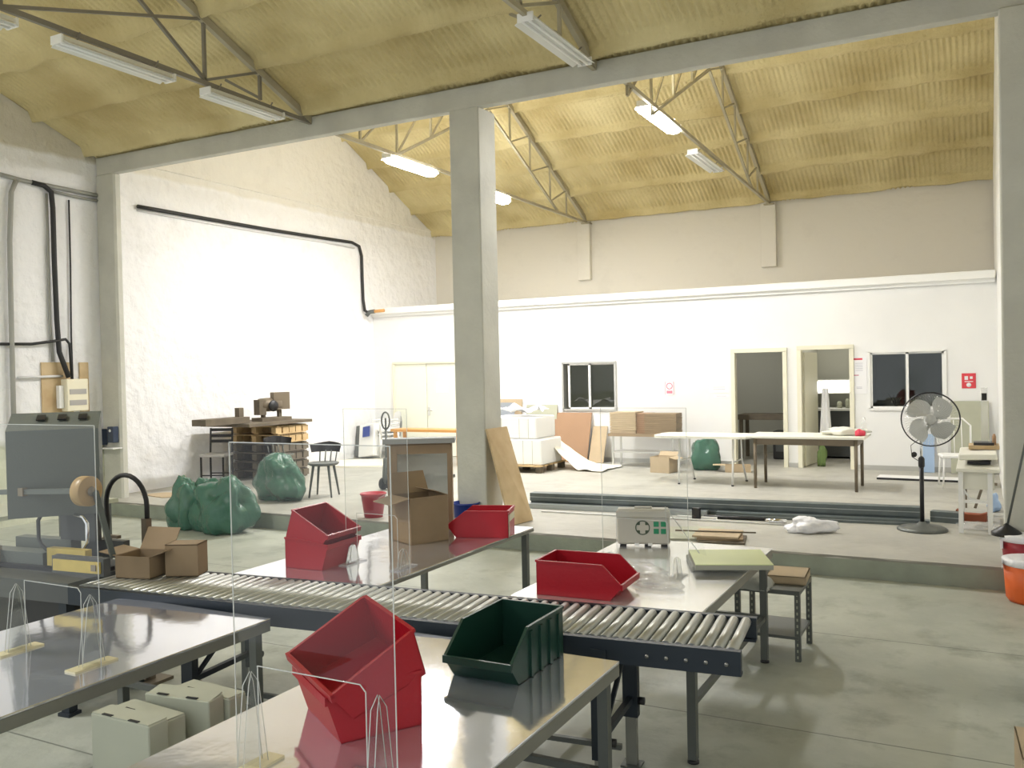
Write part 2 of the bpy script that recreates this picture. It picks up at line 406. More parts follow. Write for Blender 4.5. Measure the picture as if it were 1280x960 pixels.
struct('ceiling', 'foam', lambda b: (
    ceiling(b, XL-.05, .3, 13.95, 18.6, roof_b, PB, 190, 2.0),
    ceiling(b, XL-.05, 1.4, 4.5, 9.2, roof_f, PF, 190, 8.0, .13, .045),
    b.add([(XL, 13.95, 7.41), (.3, 13.95, 7.41), (.3, 9.3, 5.32), (XL, 9.3, 5.32)], [(0, 1, 2, 3)]),
    b.add([(XL, -.4, 5.2), (1.4, -.4, 5.2), (1.4, 4.5, 7.15), (XL, 4.5, 7.15)], [(0, 1, 2, 3)])))
struct('ceiling_beam', 'column', lambda b: (b.box((-5.2, 9.06, 5.19), (13.1, .12, .26), bev=.008), b.box((-5.2, 9.25, 5.27), (13.1, .30, .12))))
struct('column_centre', 'column', lambda b: b.box((-5.31, 9.2, 2.62), (.40, .4, 4.9), bev=.012))
struct('column_left', 'column', lambda b: b.box((XL+.21, 9.06, 2.6), (.42, .13, 4.95), bev=.03))
struct('column_right', 'column', lambda b: b.box((.42, 9.15, 2.58), (.48, .4, 5.0), bev=.012))
for xx in (-7.8, -3.75):
    struct('wall_pilaster', 'wall_up', lambda b: b.box((xx, YU-.06, 4.68), (.30, .13, 1.42), bev=.006))

# office partition with its openings
def opn(x0, x1, yt, yb):   # opening from two pixel columns and rows
    a = ony(x0, yt, YW); c = ony(x1, yb, YW); return [a.x, c.x, min(c.z, a.z), max(c.z, a.z)]
D1 = [-3.87, -3.02, F, 2.22]; D2 = [-2.73, -1.93, F, 2.24]
W1 = [-7.22, -6.14, 1.20, 2.10]; W2 = [-1.62, -.50, 1.22, 2.16]
DD = [-11.23, -9.60, F, 2.18]
def partition(b):
    ops = sorted([D1, D2, W1, W2, DD]); x = XL; T = .12; top = 3.28
    for x0, x1, z0, z1 in ops:
        b.box(((x+x0)/2, YW+T/2, (F+top)/2), (x0-x, T, top-F))
        if z0 > F+.01: b.box(((x0+x1)/2, YW+T/2, (F+z0)/2), (x1-x0, T, z0-F))
        b.box(((x0+x1)/2, YW+T/2, (z1+top)/2), (x1-x0, T, top-z1)); x = x1
    b.box(((x+.25)/2, YW+T/2, (F+top)/2), (.25-x, T, top-F))
struct('wall_partition', 'wall_part', partition)
struct('trim_ledge', 'white_trim', lambda b: (b.box((-5.77, 17.12, 3.33), (12.0, 2.75, .13), bev=.01), b.box((-5.77, YW-.03, 3.24), (12.0, .05, .06))))
struct('baseboard_partition', 'alu', lambda b: [b.box(((a+c)/2, YW-.008, F+.04), (c-a, .016, .08)) for a, c in ((XL, -11.3), (-9.5, -3.95), (-2.95, -2.8), (-1.86, .25))])
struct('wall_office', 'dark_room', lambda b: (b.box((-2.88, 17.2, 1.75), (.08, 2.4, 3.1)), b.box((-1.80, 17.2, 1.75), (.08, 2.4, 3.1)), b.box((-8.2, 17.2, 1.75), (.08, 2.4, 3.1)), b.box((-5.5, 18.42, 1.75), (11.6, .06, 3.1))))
def frame(b, o, w=.06, d=.16, bottom=False):
    x0, x1, z0, z1 = o; y = YW+.04
    b.box((x0-w/2+.01, y, (z0+z1)/2), (w, d, z1-z0+(.0 if not bottom else 0))); b.box((x1+w/2-.01, y, (z0+z1)/2), (w, d, z1-z0))
    b.box(((x0+x1)/2, y, z1+w/2-.01), (x1-x0+2*w-.02, d, w))
    if bottom: b.box(((x0+x1)/2, y, z0-w/2+.01), (x1-x0+2*w-.02, d, w))
d1 = struct('door_1', 'cream_frame', lambda b: frame(b, D1, .07))
d2 = struct('door_2', 'cream_frame', lambda b: frame(b, D2, .07))
part('door_leaf', 'cream_frame', d2, lambda b: b.box((D2[0]+.06, YW+.55, 1.2), (.045, .82, 1.98), rz=R(-6)))
d3 = struct('door_3', 'cream_frame', lambda b: frame(b, DD, .05))
for k in (0, 1):
    xm = DD[0]+(k+.5)*(DD[1]-DD[0])/2
    lf = part('door_leaf', 'door_leaf', d3, lambda b: b.box((xm, YW+.02, 1.19), ((DD[1]-DD[0])/2-.012, .045, 1.96), bev=.004))
part('door_handle', 'chrome', d3, lambda b: (b.box((DD[0]+.87, YW-.012, 1.15), (.035, .015, .17)), b.tube([(DD[0]+.87, YW-.03, 1.17), (DD[0]+.87, YW-.06, 1.17), (DD[0]+.98, YW-.06, 1.17)], .011)))
def window(n, o, gap):
    w = struct('window_%d' % n, 'alu' if n == 1 else 'white', lambda b: frame(b, o, .035, .14, True))
    x0, x1, z0, z1 = o; xm = x0+(x1-x0)*.5
    for k, (a, c) in enumerate(((x0+gap, xm+.03), (xm-.03, x1))):
        y = YW+.01+.04*k
        part('window_sash', 'white', w, lambda b: (b.box((a+.02, y, (z0+z1)/2), (.04, .03, z1-z0)), b.box((c-.02, y, (z0+z1)/2), (.04, .03, z1-z0)),
             b.box(((a+c)/2, y, z0+.02), (c-a, .03, .04)), b.box(((a+c)/2, y, z1-.02), (c-a, .03, .04))))
        part('window_pane', 'glass', w, lambda b: b.box(((a+c)/2, y, (z0+z1)/2), (c-a-.08, .005, z1-z0-.08)))
window(1, W1, .10); window(2, W2, 0)

# ------------------------------------------------------------------ trusses
def truss_back(X, ze):
    def f(b):
        b.bar((X, 9.4, ze), (X, 18.42, 5.24), .045, .05)
        b.bar((X, 13.95, 7.31), (X, 18.42, 5.26), .06, .09); b.bar((X, 13.95, 7.31), (X, 9.4, 5.27), .06, .09)
        b.bar((X, 11.1, 5.27), (X, 13.95, 6.66), .04); b.bar((X, 16.85, 5.27), (X, 13.95, 6.66), .04)
        def top(y): return 7.31-(y-13.95)*.4586 if y > 13.95 else 7.31-(13.95-y)*.4484
        def low(y): return max(5.27, 6.66-abs(y-13.95)*.485)
        ys = [10.2, 11.1, 12.05, 13.0, 13.95, 14.78, 15.6, 16.5, 17.3]
        for i, y in enumerate(ys):
            b.bar((X, y, low(y)), (X, y, top(y)), .03)
            if i < 8:
                y2 = ys[i+1]
                if y < 13.9: b.bar((X, y, low(y)), (X, y2, top(y2)), .028)
                else: b.bar((X, y, low(y)), (X, y2, top(y2)), .028)
    o = struct('roof_truss', 'truss', f)
    part('bearing_plate', 'truss', o, lambda b: b.box((X, 18.38, 5.22), (.20, .18, .03)))
truss_back(-7.72, 5.27); truss_back(-3.72, 5.44)
def truss_front(X, m):
    def f(b):
        b.bar((X, 9.0, 5.24), (X, 0, 5.36), .045, .05, m)
        b.bar((X, 9.0, 5.27), (X, 4.5, 7.07), .06, .09, 'truss'); b.bar((X, 4.5, 7.07), (X, 0, 5.27), .06, .09, 'truss')
        ys = [8.1, 7.24, 4.9]
        for i, y in enumerate(ys):
            t = 5.27+(9-y)*.4; l = 5.30
            b.bar((X, y, l), (X, y, t), .035, None, m)
            if i: b.bar((X, y, l), (X, ys[i-1], 5.27+(9-ys[i-1])*.4), .03, None, m)
            if i == 1: b.bar((X, y, l), (X, ys[i+1], 5.27+(9-ys[i+1])*.4), .035, None, m)
    o = struct('roof_truss', m, f)
    part('purlin_brace', m, o, lambda b: [b.bar((X, y, 5.32), (X+s*.55, y, roof_f(y)-.08), .03) for y, s in ((8.1, -1),)])
truss_front(-7.6, 'steel_dark'); truss_front(-3.65, 'truss')

# ------------------------------------------------------------------ light fittings
def fitting(X, y0, y1, z, lit, label, tilt=0):
    L = y1-y0; ym = (y0+y1)/2
    t = thing('light_fitting', label, 'light', (X, ym, z), 0)
    part('housing', 'housing', t, lambda b: (b.prism([(-.055, .0), (.055, .0), (.04, .055), (-.04, .055)], -L/2, L/2, 'XZ'), ))
    part('reflector', 'housing', t, lambda b: (b.prism([(-.055, .012), (-.125, -.03), (-.125, -.036), (-.05, 0)], -L/2+.02, L/2-.02, 'XZ'), b.prism([(.055, .012), (.125, -.03), (.125, -.036), (.05, 0)], -L/2+.02, L/2-.02, 'XZ')))
    for s in (-1, 1):
        part('end_cap', 'white', t, lambda b: b.box((0, s*(L/2+.008), .01), (.16, .02, .08)))
        part('fluorescent_tube', 'tube' if lit else 'tube_off', t, lambda b: b.tube([(s*.035, -L/2+.01, -.025), (s*.035, L/2-.01, -.025)], .013, 10))
    hg = [c for c in COL.objects if c.parent == t and c.name.startswith('housing')][0]
    for s in (-1, 1): part('hanger', 'steel_dark', hg, lambda b: b.bar((0, s*L*.35, .05), (.06, s*L*.35, max(.09, 5.30-z)), .012))
    if lit:
        part('bloom_shell', 'tube', t, lambda b: b.lathe([(.02, -L/2+.01), (.09, -L/2+.04), (.12, -L/2+.12), (.12, L/2-.12), (.09, L/2-.04), (.02, L/2-.01)], 18, (0, 0, -.03), axis='Y', sy=.55), 'glowing shell imitating the bloom of the tubes')  # oversized glowing shell, shaped to imitate bloom around the tubes
        for q, pw, rot in ((0, 1.0, 0),):
            ld = bpy.data.lights.new('tube_light', 'AREA'); ld.shape = 'RECTANGLE'; ld.size = .2; ld.size_y = L-.1
            ld.energy = LAMP_W*pw; ld.color = (.98, .98, 1); lo = bpy.data.objects.new('tube_light', ld); COL.objects.link(lo)
            lo.parent = t; lo.location = (0, 0, -.115)
    return t
fitting(-7.80, 10.95, 12.25, 5.23, True, 'glowing twin tube light fitting on the truss, left of the central column')
fitting(-7.80, 13.55, 14.75, 5.17, True, 'glowing tube light fitting half hidden behind the central column')
fitting(-3.82, 11.05, 12.45, 5.40, True, 'glowing twin tube light fitting right of the central column, near the yellow roof')
fitting(-3.82, 13.3, 14.75, 5.24, False, 'unlit grey tube fitting hanging beside the glowing right-hand one')
fitting(-7.6, 5.45, 6.75, 5.17, False, 'unlit white tube fitting at top left, longer one further from the beam')
fitting(-7.6, 7.25, 8.42, 5.17, False, 'unlit white tube fitting at top left, the one nearest the beam')
fitting(-7.6, 3.9, 5.0, 5.17, False, 'unlit tube fitting in the extreme top left corner')
fitting(-7.6, 1.1, 2.5, 5.17, True, 'added out-of-frame fill light in the near bay, above the left tables')  # lamp added out of frame to brighten the near bay
fitting(-3.65, 7.35, 8.72, 5.22, False, 'unlit white tube fitting above the beam at top centre')

# ================================================================== TABLES AND CONVEYOR
T = .76
def steel_table(x0, x1, y0, y1, label, topm, edge=.035, legs=None, lip=True, mid=False):
    t = thing('steel_table', label, 'table', ((x0+x1)/2, (y0+y1)/2, 0)); w = x1-x0; l = y1-y0
    part('tabletop', topm, t, lambda b: b.box((0, 0, T-.006), (w, l, .012), bev=.003))
    part('frame', 'table_edge', t, lambda b: (b.box((-w/2+.02, 0, T-.012-edge/2), (.04, l-.01, edge)), b.box((w/2-.02, 0, T-.012-edge/2), (.04, l-.01, edge)),
         b.box((0, -l/2+.02, T-.012-edge/2), (w-.08, .04, edge)), b.box((0, l/2-.02, T-.012-edge/2), (w-.08, .04, edge))))
    H = T-.012-edge
    lg = legs or [(-w/2+.05, -l/2+.06), (w/2-.05, -l/2+.06), (-w/2+.05, l/2-.06), (w/2-.05, l/2-.06)]
    for (a, c) in lg:
        q = part('leg', 'leg_grey', t, lambda b: b.box((a, c, H/2+.01), (.045, .045, H-.02)))
        part('foot', 'black', q, lambda b: b.lathe([(.03, 0), (.03, .012), (.012, .02)], 12, (a, c, 0)))
    if not mid: part('crossbar', 'leg_grey', t, lambda b: (b.box((-w/2+.05, 0, .30), (.03, l-.16, .03)), b.box((w/2-.05, 0, .30), (.03, l-.16, .03)), b.box((0, l/2-.06, .30), (w-.14, .03, .03))))
    return t
steel_table(-4.31, -3.21, .95, 3.40, 'mirror-like steel work table at left, reaching to the conveyor', 'stainless', .05)
steel_table(-4.16, -3.11, 4.07, 6.22, 'steel work table carrying the open cardboard boxes beyond the conveyor', 'stainless', .02, mid=True)
steel_table(-2.30, -1.25, 4.28, 6.08, 'steel work table under the first aid case and the pale green board', 'stainless_r', .05)
steel_table(-2.42, -1.36, .7, 3.50, 'nearest steel work table, carrying the green bin and stacked red bins', 'stainless', .05)

# roller conveyor, turned about five degrees to the tables
CV = thing('roller_conveyor', 'long gravity roller conveyor with navy side rails crossing between the tables', 'conveyor', (-.9, 3.72, 0), R(5.6))
CL = 3.82; CWD = .53; CZ = .80
part('side_rail', 'navy', CV, lambda b: (b.box((-CL/2, 0, CZ-.055), (CL, .035, .105)), b.box((-CL/2, .02, CZ-.105), (CL, .04, .012))), 'navy near side rail')
part('side_rail', 'navy', CV, lambda b: (b.box((-CL/2, CWD, CZ-.055), (CL, .035, .105)), b.box((-CL/2, CWD-.02, CZ-.105), (CL, .04, .012))))
def one_roller(b):
    b.tube([(0, .025, 0), (0, CWD-.025, 0)], .0235, 12, 'roller'); b.tube([(0, .0, 0), (0, CWD, 0)], .007, 6, 'roller2')
NR = 67; r0 = None
for i in range(NR):
    if r0 is None: r0 = part('roller', 'roller', CV, one_roller); o = r0
    else: o = r0.copy(); COL.objects.link(o)
    o.location = (-.045-i*.0563, 0, CZ-.02)
for i in range(5): part('bolt', 'roller2', CV, lambda b: b.lathe([(.009, 0), (.009, .005)], 8, (-.06-i*.085, -.0225, CZ-.06), axis='Y'))
for lx, m2 in ((-.62, 1), (-2.95, 1)):
    for ly in (.0, CWD):
        q = part('leg', 'navy', CV, lambda b: b.box((lx, ly, .50), (.075, .05, .50)))
        part('leg_extension', 'table_edge', q, lambda b: b.box((lx, ly, .14), (.055, .035, .26)))
        part('foot_plate', 'leg_grey', q, lambda b: b.box((lx, ly, .005), (.10, .09, .01)))
        part('clamp_screw', 'black', q, lambda b: b.lathe([(.02, 0), (.02, .03)], 8, (lx+.038, ly, .33), axis='X'))
    part('brace', 'navy', CV, lambda b: (b.box((lx, CWD/2, .34), (.03, CWD, .03)), b.bar((lx, .03, .34), (lx+.0, CWD-.03, .66), .02)))
part('stretcher', 'leg_grey', CV, lambda b: b.box((-1.8, CWD/2, .20), (2.4, .025, .025)))

# ================================================================== ACRYLIC SCREENS
def screen(x0, x1, y, z1, c0, c1, cz, feet, label, basem='acrylic_base', gh=.30):
    """clear counter screen: one sheet with a pass-through slot, two gusset feet"""
    t = thing('acrylic_screen', label, 'screen', ((x0+x1)/2, y, T)); w = x1-x0; h = z1-T; X = lambda v: v-(x0+x1)/2
    d = .005; zc = cz-T; a, c = X(c0), X(c1); l, r = -w/2, w/2
    def sheet(b):
        for (u0, u1, v0, v1) in ((l, a, .0, zc), (c, r, .0, zc), (l, r, zc, h)):
            b.add([(u0, 0, v0), (u1, 0, v0), (u1, 0, v1), (u0, 0, v1)], [(0, 1, 2, 3)], 'acrylic')
        e = .0028
        for p, q in (((l, 0, 0), (l, 0, h)), ((r, 0, 0), (r, 0, h)), ((l, 0, h), (r, 0, h)), ((a, 0, zc), (c-.02, 0, zc)), ((a, 0, 0), (a, 0, zc)), ((c, 0, 0), (c, 0, zc-.02)), ((c-.02, 0, zc), (c, 0, zc-.02))):
            b.bar(p, q, e, e, 'acrylic_edge')
    part('sheet', 'acrylic', t, sheet)
    for fx in feet:
        u = X(fx)
        g = part('gusset', 'acrylic', t, lambda b: (b.add([(u-.012, -.055, .008), (u-.012, .055, .008), (u-.012, .012, gh), (u-.012, -.012, gh)], [(0, 1, 2, 3)], 'acrylic'),
            b.add([(u+.012, -.055, .008), (u+.012, .055, .008), (u+.012, .012, gh), (u+.012, -.012, gh)], [(0, 1, 2, 3)], 'acrylic'),
            [b.tube([(u+s, -.055, .008), (u+s, -.022, gh*.9), (u+s*.3, 0, gh*1.03), (u+s, .022, gh*.9), (u+s, .055, .008)], .0016, 5, 'acrylic_edge') for s in (-.012, .012)]))
        part('foot', basem, t, lambda b: b.box((u, 0, .004), (.07, .21, .008)))
    return t
screen(-4.12, -3.35, 2.52, 1.80, -3.86, -3.47, 1.09, (-3.92, -3.41), 'clear acrylic screen standing on the left mirror-like table')
pN = onz(457, 857, 1.09); yN = pN.y
xr = ony(493, 800, yN).x; xl = ony(293, 800, yN).x; cl = ony(322, 840, yN).x
screen(xl, xr, yN, 1.79, cl, pN.x, 1.09, (cl-.03, pN.x+.045), 'clear acrylic screen in front of the nearest stacked red bins')
yM = 4.62; a_ = ony(430, 560, yM).x; b_ = ony(509, 560, yM).x
screen(a_, b_, yM, ony(470, 511, yM).z, a_+.09, b_-.09, 1.09, (a_+.05, b_-.05), 'clear acrylic screen on the table with the open cardboard boxes', 'film', .12)
yR = 5.02; a_ = ony(752, 600, yR).x; b_ = ony(859, 600, yR).x
screen(a_, b_, yR, ony(810, 510, yR).z, a_+.09, b_-.12, 1.09, (a_+.05, b_-.07), 'clear acrylic screen beside the first aid case', 'film', .12)

# ================================================================== BINS
def bin_parts(t, L, Wd, H, m, cut=.70, lip=.42, ribs=True, tag_slot=None):
    """open-front picking bin; length along +x with the mouth at +x"""
    prof = [(0, 0), (L*.86, 0), (L, H*lip), (L*.985, H*(lip+.05)), (L*cut, H), (0, H)]
    tk = .004; w = Wd/2
    def shell(b):
        for s in (-1, 1): b.prism(prof, s*w-(tk if s > 0 else 0), s*w+(0 if s > 0 else tk), 'XZ')
        b.box((L*.43, 0, tk/2), (L*.86, Wd, tk)); b.box((tk/2, 0, H/2), (tk, Wd, H))
        b.add([(L*.86, -w, 0), (L*.86, w, 0), (L, w, H*lip), (L, -w, H*lip)], [(0, 1, 2, 3)])
        b.add([(L*.855, -w, .002), (L*.855, w, .002), (L-.006, w, H*lip), (L-.006, -w, H*lip)], [(0, 1, 2, 3)])
    part('bin_body', m, t, shell)
    def rim(b):
        for s in (-1, 1):
            pts = [(0, s*w, H), (L*cut, s*w, H), (L*.985, s*w, H*(lip+.05)), (L, s*w, H*lip)]
            for p, q in zip(pts, pts[1:]): b.bar(p, q, .012, .010)
        b.bar((0, -w, H), (0, w, H), .014, .012)
    part('rim', m, t, rim)
    part('front_lip', m, t, lambda b: b.bar((L, -w-.006, H*lip), (L, w+.006, H*lip), .012, .03))
    if ribs:
        for q in (.10, .28, .46, .64):
            for s in (-1, 1): part('side_rib', m, t, lambda b: b.box((L*q, s*(w+.004), H*.47), (.022, .01, H*.9)))
    if tag_slot: part('label_slot', tag_slot, t, lambda b: (b.box((-.004, 0, H*.72), (.006, Wd*.7, .05)), b.box((-.004, w-.02, H*.45), (.006, .015, H*.8))), 'pale label holder')
def bin_(label, L, Wd, H, m, loc, rz, group=None, **k):
    t = thing('picking_bin', label, 'bin', loc, rz, group); bin_parts(t, L, Wd, H, m, **k); return t
bin_('dark green open-fronted plastic bin on the nearest steel table', .49, .30, .205, 'green_bin', (-1.765, 3.49, T), R(-90))
bin_('red open-fronted bin behind the conveyor, left of the first aid case', .49, .30, .185, 'red', (-2.18, 4.51, T), R(3), ribs=False, cut=.78)
bin_('red open-fronted bin with pale label holder, in front of the wooden plank', .46, .28, .195, 'red2', (-3.13, 5.88, T), R(198), ribs=False, tag_slot='cream')
# stacked pair by the box table
bin_('lower red bin of the stacked pair beyond the conveyor at left', .335, .35, .19, 'red', (-3.97, 4.52, T), R(2), 'stacked red bins beyond the conveyor', cut=.25, lip=.8, ribs=False)
u = bin_('upper red bin of the stacked pair beyond the conveyor at left', .31, .345, .18, 'red', (-3.965, 4.52, T+.198), R(2), 'stacked red bins beyond the conveyor', cut=.05, lip=.65, ribs=False)
# stacked pair on the nearest table
cN = Vector((-1.93, 2.31, 0)); gl = Vector((-2.23, 2.50, 0)); ax = (cN-gl).normalized(); ay = Vector((-ax.y, ax.x, 0)); angN = math.atan2(-ay.y, -ay.x)
org = (cN+gl)/2+ay*.33
bin_('lower red bin of the stacked pair on the nearest steel table', .345, .37, .19, 'red', (org.x, org.y, T), angN, 'stacked red bins on the nearest table', cut=.25, lip=.8, ribs=False)
u2 = bin_('upper red bin of the stacked pair on the nearest steel table', .34, .365, .18, 'red', (org.x, org.y, T+.198), angN, 'stacked red bins on the nearest table', cut=.05, lip=.65, ribs=False)

u2.rotation_euler = (R(-8), R(19), angN+R(4)); u.rotation_euler = (0, R(18), R(2))
# ================================================================== BOXES ON TABLES
def carton(label, w, d, h, loc, rz, m='card', flaps=(), name='cardboard_box', tk=.006, group=None, closed=False, cat='box'):
    """open topped carton, flaps = (side, angle above horizontal, length)"""
    t = thing(name, label, cat, loc, rz, group)
    def body(b):
        b.box((0, 0, tk/2), (w, d, tk))
        for s in (-1, 1): b.box((s*(w/2-tk/2), 0, h/2), (tk, d, h)); b.box((0, s*(d/2-tk/2), h/2), (w-2*tk, tk, h))
        if closed: b.box((0, 0, h-tk/2), (w, d, tk))
    part('box_body', m, t, body)
    for side, ang, ln in flaps:
        a = R(ang)
        def fl(b):
            if side in 'lr':
                s = -1 if side == 'l' else 1
                b.box((s*(w/2+math.cos(a)*ln/2), 0, h+math.sin(a)*ln/2), (ln, d*.98, .005), ry=-s*a)
            else:
                s = -1 if side == 'f' else 1
                b.box((0, s*(d/2+math.cos(a)*ln/2), h+math.sin(a)*ln/2), (w*.98, ln, .005), rx=s*a)
        part('flap', m, t, fl)
    return t
bn, br_ = onz(514, 682, T), onz(561, 675, T); bw = (br_-bn).length; ba = math.atan2(br_.y-bn.y, br_.x-bn.x); bc = bn+(br_-bn)/2+Vector((-math.sin(ba), math.cos(ba), 0))*.14
carton('smaller open brown carton with raised flap, standing in front of the tall carton', bw, .28, .335, (bc.x, bc.y, T), ba, flaps=(('b', 62, .17), ('l', -12, .16), ('r', 160, .12)))
TX = ony(527, 620, 5.93).x
# tall carton lying on its side, open towards us, white lined
t = thing('tall_cardboard_box', 'tall brown carton on its side with a pale lining, beside the central column', 'box', (TX, 5.93, T), R(30))
def tall(b):
    w, d, h = .50, .36, .68; k = .012
    b.box((-w/2+k/2, 0, h/2), (k, d, h)); b.box((w/2-k/2, 0, h/2), (k, d, h)); b.box((0, 0, h-k/2), (w, d, k)); b.box((0, 0, k/2), (w, d, k))
part('box_body', 'card', t, tall)
part('lining', 'lining_film', t, lambda b: (b.box((0, .16, .34), (.46, .006, .64)), b.box((.232, 0, .34), (.005, .33, .64))), 'pale inner lining')
part('flap', 'card', t, lambda b: (b.box((0, -.185, .635), (.49, .008, .07)), b.box((-.21, -.188, .34), (.075, .008, .66)), b.box((.232, -.188, .34), (.03, .008, .66))))
o = part('tray', 'slate', None, lambda b: (b.box((0, 0, .01), (.56, .42, .02)), b.box((0, -.205, .02), (.56, .012, .04), m='table_edge')))
tag(o, 'flat blue-grey laminate sheet lying on top of the tall carton', 'sheet', loc=(TX, 5.93, T+.681), rz=R(30))
# archive boxes between the tables
st = thing('low_stool', 'low steel stool under the white file boxes', 'stool', (-2.68, 2.22, 0))
part('seat', 'table_edge', st, lambda b: b.box((0, 0, .425), (.42, .75, .03)))
for a in (-.18, .18):
    for c in (-.33, .33): part('leg', 'leg_grey', st, lambda b: b.box((a, c, .205), (.03, .03, .41)))
fb = None
for k, (dx, dy, rz, lab) in enumerate(((0, 0, 0, 'white slotted file box nearest to us, first of the row'), (-.03, .112, -4, 'white slotted file box second in the row, set a little back'),
        (.02, .228, 7, 'white slotted file box third in the row, with its lid lifted'), (.035, .345, -3, 'white slotted file box furthest back in the row'))):
    t = thing('file_box', lab, 'box', (-2.69+dx, 2.13+dy, .44), R(rz), 'white file boxes between the tables')
    h = (.36, .335, .365, .345)[k]
    part('box_body', 'white_card', t, lambda b: b.box((0, 0, h/2), (.30, .084, h), bev=.004))
    part('lid_flap', 'white_card', t, lambda b: b.box((0, -.0, h+.002), (.29, .08, .004), rx=R(9 if k == 2 else 0)))
    for s in (-1, 1): part('slot', 'slot', t, lambda b: b.box((s*.068, -.035, h+.0045), (.05, .012, .003)), 'dark hand slot')

# cartons on the conveyor
def cv(px, py): p = onz(px, py, CZ); return p
p = cv(222, 722)
carton('plain brown carton standing at the left end of the conveyor', .20, .15, .19, (p.x-.02, p.y+.09, CZ+.004), R(25), closed=True)
p = cv(172, 722)
carton('open brown carton with flaps spread, beside the tape machine', .24, .22, .13, (p.x-.02, p.y+.07, CZ+.004), R(12), 'card', flaps=(('b', 55, .15), ('r', 20, .10), ('l', 10, .12)))
# hose arch
t = thing('hose_stand', 'upright post with a black hose arching over to the left of it', 'stand', (-4.62, 4.02, 0))
q0 = ony(185, 725, 4.02); q1 = ony(184, 648, 4.02); q2 = ony(160, 594, 4.02); q3 = ony(134, 668, 4.02)
def rel(p): return Vector(p)-Vector((-4.62, 4.02, 0))
part('post', 'ladder', t, lambda b: (b.box((rel(q0).x, 0, q1.z/2), (.045, .045, q1.z)), b.box((rel(q0).x, 0, .01), (.2, .2, .02))))
ra = (q1.x-q3.x)/2; cx = (q1.x+q3.x)/2
arc = [rel((q1.x, 4.02, q1.z))]+[rel((cx+ra*math.cos(a), 4.02, q2.z-ra+ra*math.sin(a))) for a in [PI*i/14 for i in range(15)]]+[rel((q3.x+.01, 4.02, q3.z+.10)), rel(q3)]
part('hose', 'rubber', t, lambda b: b.tube(arc, .016, 10))
part('hose_foot', 'ladder', t, lambda b: (b.box(rel(q3)+Vector((.05, 0, -.01)), (.14, .03, .02)), b.box(rel(q3)+Vector((-.02, 0, -(q3.z)/2-.01)), (.03, .03, q3.z-.02))))

# ================================================================== CARTON TAPING MACHINE
t = thing('taping_machine', 'grey and yellow carton taping machine at the end of the conveyor', 'machine', (-5.35, 3.62, 0), R(5.6))
part('bed', 'machine_dark', t, lambda b: (b.box((0, 0, .74), (1.15, .62, .12)), b.box((.1, -.02, .81), (.9, .16, .03), m='black')))
for a in (-.5, .5):
    for c in (-.26, .26): part('leg', 'navy', t, lambda b: (b.box((a, c, .35), (.06, .06, .66)), b.box((a, c, .01), (.09, .09, .02))))
part('lower_shelf', 'machine_dark', t, lambda b: (b.box((0, 0, .25), (1.0, .54, .04)), b.box((-.1, 0, .40), (.35, .3, .26), m='black'), b.box((.25, -.05, .36), (.16, .2, .18), m='machine_dark')))
part('drive_box', 'black', t, lambda b: b.box((.1, 0, .55), (.7, .5, .26)), 'black motor housing')
fp = ony(66, 713, 3.20); fpx = fp.x+5.35
part('front_panel', 'yellow', t, lambda b: (b.box((fpx, -.335, fp.z), (.40, .05, .10), m='machine_dark'), b.box((fpx, -.365, fp.z), (.36, .014, .065), m='yellow'), b.box((fpx+.14, -.375, fp.z), (.035, .008, .035), m='tape_side')), 'yellow front strip')
part('side_guide', 'yellow', t, lambda b: (b.box((.35, -.10, .90), (.32, .05, .11), m='yellow'), b.box((.30, -.13, .90), (.04, .012, .05), m='tape_side'), b.box((.35, .20, .90), (.32, .05, .11), m='machine_dark')), 'yellow side belt guide')
part('belt', 'machine', t, lambda b: (b.box((-.25, .0, .85), (.65, .12, .10)), b.box((-.1, .13, .90), (.5, .08, .12)), b.box((-.45, -.1, .87), (.3, .1, .12), m='tape_side')))
hx = ony(68, 585, 3.62).x+5.35; z0 = ony(68, 642, 3.62).z; z1 = ony(68, 536, 3.62).z
def head(b):
    w = .26
    b.prism([(-w, z0), (w, z0), (w, z1), (-w, z1)], -.12, .10, 'XZ')
    b.prism([(hy, zz) for hy, zz in ((-.12, z1), (.10, z1), (.10, z1+.10))], -w, w, 'YZ')
hd = part('tape_head', 'machine', t, head); hd.location = (hx, 0, 0); hd.rotation_euler = (0, 0, R(42))
part('vent_slot', 'black', hd, lambda b: [b.box((-.08+.12*i, .01, z1+.072), (.05, .07, .008), rx=R(24)) for i in range(3)])
part('rear_panel', 'machine_dark', t, lambda b: b.box((hx+.06, .12, (z0+.95)/2+.02), (.30, .05, z0-.93)), 'dark lower panel')
for s in (-1, 1):
    xx_ = hx+.06+s*.21
    part('frame_loop', 'chrome' if s > 0 else 'machine_dark', t, lambda b: b.tube([(xx_-s*.10, -.02, z0+.0), (xx_-s*.03, -.02, z0-.01), (xx_, -.02, z0-.05), (xx_, -.02, .98), (xx_-s*.03, -.02, .94), (xx_-s*.1, -.02, .90)], .012, 8))
tr = ony(90, 616, 3.4); tx = tr.x+5.35; tz = tr.z
part('tape_roll', 'tape', t, lambda b: (b.lathe([(.02, -.035), (.088, -.035), (.09, -.033), (.09, .033), (.088, .035), (.02, .035)], 28, (tx, -.20, tz), 'tape', axis='X'), b.lathe([(.0, -.037), (.086, -.037), (.086, -.036)], 28, (tx, -.20, tz), 'tape_side', axis='X'), b.lathe([(.02, .036), (.03, .045)], 16, (tx, -.20, tz), 'tape_side', axis='X')), 'roll of brown tape')
part('tape_arm', 'machine', t, lambda b: (b.bar((tx+.05, -.18, tz), (tx+.09, -.10, .93), .03), b.bar((tx-.04, -.2, tz+.0), (tx-.75, -.2, tz-.03), .03)))
